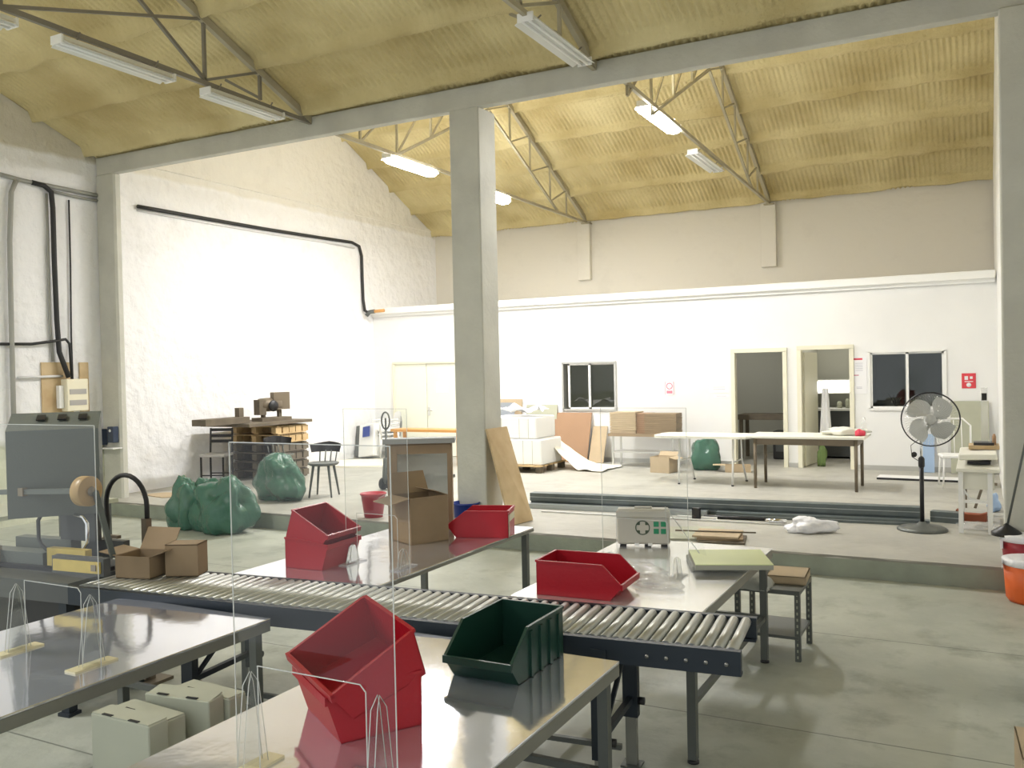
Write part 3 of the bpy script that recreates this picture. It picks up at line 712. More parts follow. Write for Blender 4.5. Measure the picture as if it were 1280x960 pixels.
part('hand_knob', 'tape_side', t, lambda b: b.box((tx-.55, -.2, tz-.02), (.10, .05, .05)))
part('cable', 'rubber', t, lambda b: b.tube([(.3, -.1, .3), (.2, -.25, .35), (.0, -.28, .2), (-.2, -.2, .28), (-.4, -.25, .2)], .012, 8))

# ================================================================== ITEMS ON THE FIRST AID TABLE
t = thing('first_aid_case', 'pale grey first aid case with dark and green cross emblems', 'case', (-2.06, 5.80, T), R(18))
w_, h_ = .36, .255
part('case_body', 'case', t, lambda b: b.box((0, .05, h_/2+.012), (w_, .11, h_-.012), bev=.012))
part('case_lid', 'case', t, lambda b: b.box((0, -.018, h_*.90), (w_+.008, .012, h_*.17), bev=.003))
part('handle', 'case', t, lambda b: b.box((0, .05, h_+.012), (.12, .03, .012), bev=.004))
def ring(b, cx, cz, r0, r1, y, m, n=28):
    b.add([(cx+r*math.cos(2*PI*i/n), y, cz+r*math.sin(2*PI*i/n)) for i in range(n) for r in (r0, r1)], [(2*i, 2*i+1, (2*i+3) % (2*n), (2*i+2) % (2*n)) for i in range(n)], m)
def emb(b):
    y = -.0075; cx, cz = -.005, .135; a = .018; L = .040
    ring(b, cx, cz, .043, .050, y, 'sign_dark')
    for sx in (-1, 1):
        for sz in (-1, 1):
            b.add([(cx+sx*a, y, cz+sz*a), (cx+sx*L, y, cz+sz*a), (cx+sx*.031, y, cz+sz*.031), (cx+sx*a, y, cz+sz*L)], [(0, 1, 2, 3)], 'sign_dark')
    cx = .112; q = .042
    for sx in (-1, 1):
        for sz in (-1, 1): b.box((cx+sx*(q+.007)/2, y, cz+sz*(q+.007)/2), (q-.007, .001, q-.007), m='sign_green')
part('cross_emblem', 'sign_dark', t, emb, 'round dark cross and square green cross')
part('foot', 'black', t, lambda b: [b.box((s*.14, .03, .007), (.045, .05, .014)) for s in (-1, 0.2, 1)])
part('latch', 'white', t, lambda b: [b.box((s*.045, -.008, .02), (.03, .012, .018)) for s in (-1, 1)])
def crumple(nm, m, label, cat, loc, sx, sy, sz, seed, n=26, rough=.35, rz=0, group=None, tie=False):
    def fn(b):
        def P(u, v):
            a = u*2*PI; c = v*PI; x, y, z = math.sin(c)*math.cos(a), math.sin(c)*math.sin(a), math.cos(c)
            k = 1+rough*nz(x*1.4+seed, y*1.4, z*1.4)+rough*.30*(1-2*abs(nz(x*3+seed, y*3, z*1.5)))*.6+rough*.14*nz(x*8, y*8+seed, z*4)
            zz = z*k
            if zz < -.72: zz = -.72-(zz+.72)*.05
            return (x*k*sx, y*k*sy, max(0, (zz+.735)/1.735*sz))
        b.grid(P, n*2, n)
        if tie:
            b.tube([(sx*.1, 0, sz*.97), (sx*.15, 0, sz*1.04), (sx*.3, sy*.1, sz*1.12)], sx*.07, 7, r2=sx*.22)
    o = part(nm, m, None, fn); return tag(o, label, cat, group, loc=loc, rz=rz)
crumple('plastic_film', 'film', 'crumpled clear plastic film behind the red bin on the first aid table', 'packaging', (-1.83, 4.98, T), .20, .14, .06, 3.3, rough=.5)
crumple('plastic_film', 'film', 'small crumpled clear film nearer the conveyor on the first aid table', 'packaging', (-1.62, 4.78, T), .13, .10, .06, 7.3, rough=.5)
pa = onz(880, 718, .84); 
t = thing('laminate_board', 'pale lime green board with a grey edge on the corner of the table', 'board', (-1.37, 5.40, T+.034), R(22))
part('board_core', 'lime_edge', t, lambda b: b.box((0, 0, .014), (.45, .43, .028)))
part('board_face', 'lime', t, lambda b: b.box((0, 0, .0305), (.45, .43, .005)))
t = thing('box_block', 'grey wrapped block under the lime green board', 'box', (-1.46, 5.44, T), R(22))
part('block_body', 'grey_bag', t, lambda b: b.box((0, 0, .016), (.34, .36, .032), bev=.01))
# loose acrylic sheet leaning beside the case
o = part('acrylic_offcut', 'acrylic', None, lambda b: (b.add([(0, 0, 0), (.34, -.26, 0), (.24, -.20, .30), (-.05, .08, .30)], [(0, 1, 2, 3)], 'acrylic'), b.bar((-.05, .08, .30), (.34, -.26, 0), .004, None, 'acrylic_edge'), b.bar((-.05, .08, .30), (0, 0, 0), .004, None, 'acrylic_edge')))
tag(o, 'loose clear acrylic offcut leaning between first aid case and lime board', 'sheet', loc=(-1.82, 5.62, T+.002))

# slotted angle stool
t = thing('slotted_angle_stand', 'low stand of perforated angle steel beside the first aid table', 'stand', (-1.30, 6.33, 0), 0)
for a in (-.20, .20):
    for c in (-.22, .22):
        def lg(b):
            b.box((a, c, .24), (.035, .004, .48)); b.box((a+.016, c+.016, .24), (.004, .035, .48))
            for k in range(11): b.box((a, c-.003, .03+k*.042), (.010, .003, .018), m='white_card')
        part('leg', 'leg_grey', t, lg)
part('shelf', 'leg_grey', t, lambda b: b.box((0, 0, .465), (.44, .48, .03)))
part('shelf', 'leg_grey', t, lambda b: b.box((0, 0, .16), (.42, .46, .02)))
o = part('grey_sack', 'grey_bag', None, lambda b: b.grid(lambda u, v: ((u-.5)*.34*(1+.1*nz(v*5, 1)), (v-.5)*.30*(1+.1*nz(u*5, 2)), .09*math.sin(PI*u)**.5*math.sin(PI*v)**.5+.01*nz(u*6, v*6)+.002), 16, 16))
tag(o, 'grey plastic sack on the angle steel stand under the table edge', 'bag', loc=(-1.44, 6.15, .481))
carton('flat pale carton on the angle steel stand', .26, .32, .055, (-1.21, 6.42, .481), R(4), 'card2', closed=True)

# ================================================================== THINGS ON THE PLATFORM, RIGHT
t = thing('plywood_plank', 'wide plywood plank leaning against the central column', 'plank', (0, 0, 0))
q1, q2 = onx(606, 537, -5.09), onx(636, 533, -5.09)
pl = [Vector((-4.80, 8.97, F)), Vector((-4.74, 9.42, F)), Vector((-5.085, 9.45, q2.z)), Vector((-5.085, q1.y, q1.z))]
nn = Vector((.022, 0, .008))
o = part('plank_board', 'wood', t, lambda b: b.add(pl+[p+nn for p in pl], [(0, 1, 2, 3), (7, 6, 5, 4), (0, 4, 5, 1), (1, 5, 6, 2), (2, 6, 7, 3), (3, 7, 4, 0)]))
def bucket(nm, label, m, r0, r1, h, loc, group=None, handle=True, hm='chrome'):
    t = thing(nm, label, 'bucket', loc, 0, group)
    part('bucket_body', m, t, lambda b: b.lathe([(.0, 0), (r0, 0), (r1, h), (r1+.008, h), (r1+.008, h-.02), (r1-.004, h), (r0-.004, .01), (0, .01)], 28))
    part('rim', m, t, lambda b: b.tube([((r1+.004)*math.cos(a), (r1+.004)*math.sin(a), h-.01) for a in [2*PI*i/28 for i in range(28)]], .008, 6, closed=True))
    if handle: part('handle', hm, t, lambda b: b.tube([((r1+.01)*math.cos(a), -(r1*.8)*math.sin(a)*.9, h-.02-.05*math.sin(a)) for a in [PI*i/12 for i in range(13)]], .004, 6))
    return t
bucket('bucket', 'blue plastic bucket at the foot of the central column', 'blue', .13, .16, .26, (-5.35, 8.92, F))
bucket('bucket', 'red plastic bucket alone on the platform left of the tall carton', 'red2', .115, .155, .30, (-6.72, 8.97, F))
# pallet of white boxes
t = thing('pallet', 'wooden pallet under the wrapped white boxes', 'pallet', (-7.25, 14.25, F), R(0))
part('deck', 'wood2', t, lambda b: [b.box((0, -.5+.2*i, .12), (1.1, .12, .02)) for i in range(6)])
for a in (-.48, 0, .48):
    for c in (-.45, 0, .45): part('block', 'wood_dark', t, lambda b: b.box((a, c, .055), (.10, .12, .11)))
xa = ony(681, 560, 13.8).x
for k, (lx, ly, lz, w, d, h, lab) in enumerate(((-7.22, 14.2, .13, 1.0, .85, .45, 'lower tier of white wrapped boxes on the pallet'), (-7.30, 14.2, .585, .95, .8, .38, 'upper tier of white wrapped boxes on the pallet'))):
    t = thing('wrapped_boxes', lab, 'box', (lx, ly, F+lz))
    part('wrapped_body', 'white', t, lambda b: b.box((0, 0, h/2), (w, d, h), bev=.02)); part('wrap_seam', 'white_card', t, lambda b: [b.box((x, -d/2-.001, h/2), (.006, .004, h*.95)) for x in (-.2, .15, .33)])
def sheet_blob(nm, m, label, cat, pts, z, lump=.02, seed=0, n=14, loc=None):
    """a loose sheet lying on the floor; pts = outline, centre is lifted a little"""
    cx = sum(p[0] for p in pts)/len(pts); cy = sum(p[1] for p in pts)/len(pts)
    def fn(b):
        def P(u, v):
            k = u*len(pts); i = int(k) % len(pts); f = k-int(k); a = pts[i]; c = pts[(i+1) % len(pts)]
            x = a[0]+(c[0]-a[0])*f; y = a[1]+(c[1]-a[1])*f
            return ((x-cx)*v, (y-cy)*v, .006+lump*max(0, nz(x*v*3+seed, y*v*3)+.35)*(1-v*.6)*2)
        b.grid(P, 6*len(pts), n)
    o = part(nm, m, None, fn); return tag(o, label, cat, loc=(cx, cy, z))
o = part('crumpled_paper', 'white_cloth', None, lambda b: b.grid(lambda u, v: ((u-.5)*.8, (v-.5)*.5, .10+.12*nz(u*3, v*3, 5)+.04*nz(u*8, v*8)), 20, 14))
tag(o, 'crumpled white sheet thrown over the pallet boxes', 'sheet', loc=(-7.25, 14.15, F+.99))
# sheets leaning on the partition
def lean(nm, m, label, cat, x0, x1, h, y=None, off=.3, tk=.02, rz=0, m2=None):
    y = y or YW-.03; a = math.asin(min(.9, off/h))
    t = thing(nm, label, cat, ((x0+x1)/2, y-off, F), rz)
    part('panel', m, t, lambda b: b.box((0, math.sin(a)*h/2, math.cos(a)*h/2+tk*.6*math.sin(a)), (x1-x0, tk, h), rx=-a)); return t
lean('brown_board', 'card_dark', 'large brown hardboard sheet leaning on the white partition', 'board', -7.78, -6.62, .98, off=.30)
lean('brown_board', 'card2', 'small tan board leaning at the right end of the brown sheet', 'board', -6.60, -6.30, .72, off=.26)
lean('cardboard_sheet', 'card2', 'tan cardboard sheet leaning on the partition behind the plank', 'board', -8.62, -8.12, 1.22, off=.2)
lean('cardboard_sheet', 'slate', 'narrow blue-grey panel leaning behind the white pallet boxes', 'board', -8.50, -8.18, 1.15, y=YW-.25, off=.12)
lean('framed_print', 'white_card', 'pale framed panel leaning on the partition above the brown sheet', 'board', -8.02, -7.35, 1.10, off=.16)
# cream dust sheet
def ds(b):
    p0 = Vector((-7.0, 14.7, .62)); 
    def P(u, v):
        x = -7.0+u*1.25; y = 14.35+v*.75; z = .62*(1-min(1, u/.62))**1.15*(1-.25*v)+.02+.035*max(0, nz(x*5, y*5, 2)+.2)
        return (x+(-.0 if u < .7 else .1*nz(v*4, 3)), y-.35*u*(1-v)*.6, z)
    b.grid(P, 26, 16)
o = part('dust_sheet', 'cloth', None, ds); tag(o, 'cream dust sheet sliding from the white boxes onto the floor', 'sheet', loc=(0, 0, F))
# trolley of flattened cartons
t = thing('cart', 'grey steel trolley table carrying bundles of flat cartons', 'trolley', (-5.35, 15.30, F))
part('top_shelf', 'card', t, lambda b: b.box((0, 0, .58), (1.28, .5, .05)))
part('lower_shelf', 'alu', t, lambda b: b.box((0, 0, .27), (1.15, .44, .02)))
for a in (-.56, .56):
    for c in (-.2, .2): part('leg', 'alu', t, lambda b: b.box((a, c, .28), (.03, .03, .56)))
for k, (a, c, w, h, lab, m_) in enumerate(((-.36, 0, .5, .40, 'left bundle of flattened cartons on the trolley', 'card2'), (-.03, .04, .26, .36, 'dark middle bundle of flattened cartons on the trolley', 'card_dark'), (.33, 0, .58, .38, 'right bundle of flattened cartons on the trolley', 'card'))):
    q = thing('carton_bundle', lab, 'cardboard', (-5.35+a, 15.30+c, F+.605), R((-2, 1, 2)[k]), 'bundles of flat cartons on the trolley')
    part('sheets', m_, q, lambda b: [b.box((.01*nz(i*1.3, k), .01*nz(i, 4), .012+i*.024), (w, .40, .020), ry=R(1.5*nz(i*.7, k))) for i in range(int(h/.024))])
carton('small open brown carton on the floor by the trolley', .36, .30, .27, (-4.78, 14.55, F), R(-10), 'card2', flaps=(('r', -15, .12), ('b', 40, .1)))
# folding table
t = thing('folding_table', 'long white folding table with rounded corners and tubular legs', 'table', (-3.72, 13.45, F))
def oval(b, w, d, r, z, tk):
    pts = []
    for cx, cy, a0 in ((w/2-r, d/2-r, 0), (-w/2+r, d/2-r, 90), (-w/2+r, -d/2+r, 180), (w/2-r, -d/2+r, 270)):
        pts += [(cx+r*math.cos(R(a0+15*i)), cy+r*math.sin(R(a0+15*i))) for i in range(7)]
    b.prism(pts, z-tk, z, 'XY')
part('tabletop', 'off_white', t, lambda b: oval(b, 1.55, .80, .22, .74, .035))
for sx in (-.36, .46):
    part('leg_frame', 'white', t, lambda b: b.tube([(sx, -.32, .015), (sx, -.28, .35), (sx, -.26, .70), (sx, .26, .70), (sx, .28, .35), (sx+.06, .32, .015)], .016, 8))
    part('leg_brace', 'white', t, lambda b: b.tube([(sx, -.28, .35), (sx, .28, .35)], .012, 8))
part('rubber_foot', 'black', t, lambda b: [b.lathe([(.02, 0), (.02, .02)], 10, (sx+(.06 if sy > 0 else 0), sy*.32, 0)) for sx in (-.36, .46) for sy in (-1, 1)])
# brown desk
t = thing('desk', 'long beige-topped table with straight brown legs before the doorways', 'table', (-2.22, 13.42, F))
part('tabletop', 'off_white', t, lambda b: b.box((0, 0, .745), (1.62, .82, .035), bev=.006))
part('apron', 'ladder', t, lambda b: (b.box((0, -.34, .68), (1.40, .02, .09)), b.box((0, .34, .68), (1.40, .02, .09)), b.box((-.70, 0, .68), (.02, .68, .09)), b.box((.70, 0, .68), (.02, .68, .09))))
for a in (-.69, .69):
    for c in (-.35, .35): part('leg', 'ladder', t, lambda b: b.tube([(a, c, 0), (a, c, .73)], .022, 10, r2=.026))
crumple('cloth', 'off_white', 'crumpled pale cloth on the right end of the beige-topped table', 'cloth', (-1.72, 13.38, F+.765), .24, .12, .10, 4.1, n=22, rough=.75)
o = crumple('rag', 'print_red', 'small reddish rag beside the bottle on the beige-topped table', 'cloth', (-1.50, 13.28, F+.765), .07, .06, .09, 1.1, n=10)
t = thing('bottle', 'clear plastic bottle standing on the beige-topped table', 'bottle', (-1.47, 13.55, F+.765))
part('bottle_body', 'film', t, lambda b: b.lathe([(0, 0), (.035, 0), (.037, .01), (.037, .15), (.014, .20), (.014, .22), (0, .22)], 16)); part('cap', 'white', t, lambda b: b.lathe([(.016, .22), (.016, .245)], 12))

# green bags
GB = 'green bin bags heaped on the floor at left'
def gbag(label, loc, sx, sy, sz, seed, grp=GB, rz=0): return crumple('rubbish_bag', 'bag', label, 'bag', loc, sx, sy, sz, seed, n=34, rough=.40, rz=rz, group=grp, tie=False)
gbag('tall upright green rubbish bag at the left of the heap', (-9.28, 8.35, 0), .25, .25, .66, 1.7)
gbag('wide shiny green rubbish bag at the front of the heap', (-8.62, 8.33, 0), .42, .30, .66, 5.2)
gbag('green rubbish bag wedged between the others of the heap', (-9.02, 8.50, 0), .28, .17, .66, 9.4)
gbag('pale green rubbish bag on the platform behind the heap', (-8.98, 9.75, F), .44, .30, .62, 12.9, None, R(-20))
crumple('rubbish_bag', 'bag', 'round green rubbish bag beneath the white folding table, by the doorway', 'bag', (-4.22, 15.15, F), .27, .26, .55, 3.0, n=22, rough=.3)
carton('low flattened brown carton right of the round green bag', .42, .22, .12, (-3.62, 14.95, F), R(15), 'card2', flaps=(('l', 0, .2),))
crumple('carrier_bag', 'bag_white', 'white carrier bag lying on the floor before the steel profiles', 'bag', (-1.62, 9.83, F), .23, .12, .15, 8.8, n=20, rough=.6, rz=R(20))
o = part('bag_print', 'blue', COL.objects[-1] if False else None, lambda b: b.box((0, 0, 0), (.03, .002, .03))); bpy.data.objects.remove(o)

# steel profiles
def prof(label, x0, x1, y, z, h, d, m, rz=0):
    o = part('steel_profile', m, None, lambda b: (b.box((0, 0, h/2), (x1-x0, d, h)), b.box((0, -d/2-.002, h*.5), (x1-x0, .004, h*.08), m='steel_light')))
    tag(o, label, 'steel bar', loc=((x0+x1)/2, y, z), rz=rz)
SR = R(4.4)
prof('upper dark steel profile, topmost of the long stack on the platform', -5.25, -.60, 10.63, F+.08, .10, .16, 'steel_stock', SR)
prof('lower dark steel profile under the topmost one of the long stack', -5.25, -.58, 10.66, F, .078, .16, 'steel_stock', SR)
prof('pale galvanised profile lying at the left front of the steel stack', -5.3, -2.9, 10.38, F, .06, .12, 'steel_light', SR)
prof('low dark profile lying at the right front of the steel stack', -2.8, -.50, 10.57, F, .06, .12, 'steel_stock', SR)
prof('short dark steel offcut at the right end of the stack', -.50, -.18, 10.95, F, .12, .14, 'steel_stock', R(-10))
def rod(label, a, c, r, m, nm='rod', cat='rod'):
    a = Vector(a); c = Vector(c); mid = (a+c)/2
    o = part(nm, m, None, lambda b: b.tube([a-mid, c-mid], r, 10)); tag(o, label, cat, loc=mid)
rod('long thin white rod on the floor in front of the steel stack', (-4.9, 10.02, F+.012), (-1.9, 10.12, F+.012), .010, 'white')
rod('short shiny metal cylinder on the floor right of the first aid case', (-2.15, 10.15, F+.032), (-1.93, 10.18, F+.032), .032, 'chrome', 'metal_cylinder', 'cylinder')
rod('black rod end on the floor before the steel stack', (-2.9, 10.28, F+.02), (-2.2, 10.33, F+.02), .02, 'black')
o = part('clamp', 'black', None, lambda b: (b.box((0, 0, .07), (.09, .06, .14)), b.box((-.14, 0, .025), (.18, .04, .03), m='white'), b.box((.15, 0, .025), (.18, .04, .03), m='white')))
tag(o, 'black clamp with two white arms on the floor by the profiles', 'clamp', loc=(-2.95, 10.15, F))
# boards lying on the platform edge
o = part('white_board', 'white_card', None, lambda b: b.box((0, 0, .01), (.75, .7, .02))); tag(o, 'flat white board on the platform behind the first aid case', 'board', loc=(-2.75, 9.25, F), rz=R(20))
for k, (x, y, z, rz, m_, lab) in enumerate(((-2.36, 9.05, 0, 10, 'wood_dark', 'lowest dark board of the little stack on the platform edge'), (-2.40, 9.1, .022, 14, 'card', 'middle brown board of the little stack on the platform edge'), (-2.42, 9.1, .045, 6, 'card2', 'topmost pale tan board of the little stack on the platform edge'))):
    o = part('board', m_, None, lambda b: b.box((0, 0, .01), (.46, .42, .02))); tag(o, lab, 'board', 'little stack of boards', loc=(x, y, F+z), rz=R(rz))
rod('thin dark strip lying across the stack of boards', (-2.85, 9.02, F+.005+.07), (-2.05, 9.18, F+.005+.07), .008, 'wood_dark')

# fan
fc = ony(1163, 524, 10.33); fx = -.56
t = thing('pedestal_fan', 'tall black pedestal fan with a round wire guard', 'fan', (fx, 10.36, F))
zc = fc.z-F; dx = fc.x-fx; RR = .28
part('base', 'leg_grey', t, lambda b: b.lathe([(0, 0), (.25, 0), (.25, .015), (.22, .035), (.06, .055), (.03, .09), (0, .09)], 32))
part('pole', 'black', t, lambda b: (b.tube([(0, 0, .06), (0, 0, .72)], .022, 12), b.tube([(0, 0, .70), (0, 0, zc-RR+.12)], .013, 12, 'chrome')))
part('collar', 'black', t, lambda b: b.lathe([(.02, .66), (.032, .68), (.032, .76), (.02, .78)], 14))
part('knob', 'black', t, lambda b: b.lathe([(.028, -.02), (.028, .02)], 14, (-.07, 0, zc-RR-.10), axis='Y'))
part('motor', 'fan_blade', t, lambda b: (b.lathe([(.03, .0), (.075, .02), (.075, .16), (.04, .20)], 20, (dx, .02, zc), axis='Y'), b.bar((0, .05, zc-RR+.10), (dx, .08, zc-.05), .03)))
tilt = R(-14)
def blade(k):
    def f(b):
        a0 = k*2*PI/4+.4
        for (u0, u1) in ((0, 1),):
            def P(u, v):
                r = .045+.205*u; a = a0+(v-.45)*(.75+.65*math.sin(PI*min(1, u*1.05)))+.5*u; y = -.02-.035*(v-.5)*2
                return (dx+r*math.cos(a), y-.03, zc+r*math.sin(a))
            b.grid(P, 8, 8)
    return f
for k in range(4): part('blade', 'fan_blade', t, blade(k))
part('hub', 'fan_blade', t, lambda b: b.lathe([(0, -.10), (.04, -.09), (.055, -.06), (.055, .0), (0, .0)], 20, (dx, 0, zc), axis='Y'))
def cage(b):
    for yy, rr in ((-.055, RR), (-.04, RR+.004)):
        b.tube([(dx+rr*math.cos(a), yy, zc+rr*math.sin(a)) for a in [2*PI*i/40 for i in range(40)]], .006, 6, 'black', closed=True)
    for i in range(60):
        a = 2*PI*i/60; c, s = math.cos(a), math.sin(a); c2, s2 = math.cos(a+.35), math.sin(a+.35)
        b.tube([(dx+.06*c, -.135, zc+.06*s), (dx+.20*math.cos(a+.2), -.13, zc+.20*math.sin(a+.2)), (dx+(RR-.03)*c2, -.10, zc+(RR-.03)*s2), (dx+RR*c2, -.05, zc+RR*s2)], .0012, 3, 'chrome', caps=False)
        b.tube([(dx+.08*c, .06, zc+.08*s), (dx+(RR-.03)*c, .04, zc+(RR-.03)*s), (dx+RR*c, -.045, zc+RR*s)], .0012, 3, 'chrome', caps=False)
part('guard', 'black', t, cage)
part('power_cord', 'rubber', t, lambda b: b.tube([(.02, .0, zc-RR+.1), (-.10, -.02, .9), (-.09, -.02, .78), (-.01, .02, .72)], .004, 6))

# right hand desk and clutter
t = thing('sewing_table', 'white enamelled work table with a drawer box at the right edge', 'table', (-.06, 10.95, F))
part('tabletop', 'off_white', t, lambda b: b.box((0.03, 0, .66), (.40, 1.4, .035), bev=.005))
part('drawer_box', 'off_white', t, lambda b: b.box((.03, -.05, .55), (.30, 1.1, .19)))
for a, c in ((-.13, -.62), (.14, -.62), (-.13, .62), (.14, .62)): part('leg', 'white', t, lambda b: b.box((a, c, .32), (.045, .045, .64)))
part('leg_bracket', 'white', t, lambda b: (b.tube([(-.10, -.62, .45), (-.05, -.62, .36), (.12, -.62, .33)], .010, 6), b.box((0, -.62, .33), (.26, .02, .03)), b.box((-.13, 0, .33), (.02, 1.2, .03))))
o = part('slab', 'off_white', None, lambda b: b.box((0, 0, .035), (.36, .9, .06), ry=R(-2), bev=.01)); tag(o, 'thick pale slab lying askew on the white work table', 'slab', loc=(-.03, 10.95, F+.74))
o = part('dark_tool', 'black', None, lambda b: (b.box((0, 0, .02), (.22, .5, .03)), b.box((.08, .15, .03), (.08, .1, .05)))); tag(o, 'dark flat tool under the pale slab on the white work table', 'tool', loc=(-.02, 10.9, F+.68))
o = part('wooden_block', 'wood', None, lambda b: (b.box((0, 0, .02), (.30, .35, .04)), b.box((.0, 0, .055), (.20, .25, .03), m='black'))); tag(o, 'brown wooden block with a black pad on top of the pale slab', 'block', loc=(.03, 11.15, F+.815))
o = part('clear_tube', 'film', None, lambda b: (b.box((0, 0, .30), (.07, .07, .60)), b.box((0, -.036, .50), (.05, .003, .08), m='slot'))); tag(o, 'tall clear plastic container standing on the black pad', 'container', loc=(.04, 11.15, F+.887))
o = part('brown_bottle', 'card_dark', None, lambda b: b.lathe([(0, 0), (.02, 0), (.02, .09), (.01, .12), (0, .12)], 12)); tag(o, 'small brown bottle beside the clear container', 'bottle', loc=(.13, 11.05, F+.862))
t = thing('red_block', 'red-brown step block on the floor under the white work table', 'block', (-.10, 11.15, F), R(-8))
part('block_body', 'brick', t, lambda b: (b.prism([(-.15, 0), (.15, 0), (.15, .10), (.09, .08), (-.09, .08), (-.15, .12)], -.06, .06, 'XZ')))
t = thing('trestle', 'crossed brown steel legs standing behind the red-brown block', 'frame', (-.05, 12.1, F))
part('frame_bars', 'ladder', t, lambda b: (b.bar((-.12, 0, .0), (-.12, 0, .50), .03), b.bar((-.02, 0, .0), (.14, 0, .52), .03), b.bar((-.12, 0, .32), (.22, 0, .30), .03)))
crumple('plastic_wrap', 'film', 'crumpled clear plastic on the floor under the white work table', 'packaging', (-.02, 10.62, F), .17, .12, .07, 6.6, n=16, rough=.6)
crumple('blue_bag', 'pale_blue', 'light blue plastic bag under the white work table', 'bag', (.12, 11.9, F+.0), .07, .08, .22, 2.6, n=14, rough=.5)
o = part('white_board', 'white', None, lambda b: b.box((0, 0, .02), (1.12, .35, .03), m='white')); tag(o, 'long white board lying on the floor before the partition at right', 'board', loc=(-.85, 14.75, F), rz=R(-2))
part('board_edge', 'black', o, lambda b: b.box((0, -.178, .016), (1.12, .008, .03)), 'black edge')
lean('leaning_sheet', 'pale_blue', 'narrow light blue panel leaning on the partition behind the fan', 'board', -.83, -.66, .62, off=.12)
lean('backing_sheet', 'white_card', 'pale backing sheet leaning on the partition right of the window', 'board', -.42, .12, 1.15, off=.14)
t = thing('garden_chair', 'white metal garden chair behind the pedestal fan', 'chair', (-.30, 14.1, F), R(10))
part('seat', 'white', t, lambda b: b.box((0, 0, .44), (.44, .42, .04), bev=.01))
part('backrest', 'white', t, lambda b: (b.tube([(-.21, .2, .44), (-.22, .26, .85), (-.12, .28, .95), (.12, .28, .95), (.22, .26, .85), (.21, .2, .44)], .014, 8), [b.tube([(x, .2, .46), (x, .27, .93)], .006, 6) for x in (-.1, 0, .1)]))
for a in (-.19, .19):
    for c in (-.18, .18): part('leg', 'white', t, lambda b: b.tube([(a, c, .43), (a*1.12, c*1.15, 0)], .012, 8))

# buckets and broom by the right column
t = thing('mop', 'mop with a long thin handle leaning on the right column', 'mop', (.20, 8.93, F))
p0 = ony(1258, 662, 8.85); p1 = ony(1281, 555, 8.90)
part('handle', 'leg_grey', t, lambda b: b.tube([Vector((p0.x, p0.y, p0.z))-Vector((.20, 8.93, F)), Vector((p1.x+.15, 8.90, p1.z+.75))-Vector((.20, 8.93, F))], .010, 8))
part('mop_head', 'black', t, lambda b: b.lathe([(.0, p0.z-F+.06), (.03, p0.z-F+.04), (.12, p0.z-F-.02), (.12, p0.z-F-.05), (0, p0.z-F-.05)], 16, (p0.x-.20, p0.y-8.93, 0)))
t = thing('red_crate', 'dark red plastic tub standing at the foot of the right column', 'tub', (.32, 8.85, F))
part('tub_body', 'crimson', t, lambda b: b.lathe([(0, 0), (.15, 0), (.18, .26), (.172, .26), (.145, .01), (0, .01)], 24))
part('bag_liner', 'bag_white', t, lambda b: (b.lathe([(.178, .22), (.188, .24), (.188, .275), (.16, .28)], 24, sx=1.02), b.box((-.17, -.05, .20), (.02, .12, .08))), 'white bag folded over the rim')
t = thing('orange_crate', 'orange plastic tub with a white bag over its rim', 'tub', (.36, 8.42, 0))
part('tub_body', 'orange', t, lambda b: b.lathe([(0, 0), (.17, 0), (.19, .03), (.21, .34), (.20, .34), (.165, .01), (0, .01)], 28))
part('bag_liner', 'bag_white', t, lambda b: (b.lathe([(.208, .30), (.218, .31), (.220, .35), (.17, .36)], 28), b.grid(lambda u, v: (-.215+.01*nz(u*5, v*5), -.13+.16*u, .35-.09*v*(1-abs(u-.5))), 8, 6)), 'white bag folded over the rim')
t = thing('blue_drum', 'light blue plastic drum just showing at the right edge of the picture', 'drum', (.55, 6.1, 0))
part('drum_body', 'pale_blue', t, lambda b: b.lathe([(0, 0), (.24, 0), (.285, .05), (.30, .30), (.285, .55), (.24, .62), (.08, .66), (0, .66)], 36)); part('cap', 'white', t, lambda b: b.lathe([(.06, .65), (.06, .70)], 16))
pz_ = onz(1272, 955, .3)
carton('pale carton in the bottom right corner of the picture', .30, .36, .36, (pz_.x+.155, pz_.y+.1, 0), R(3), 'card2', closed=True)

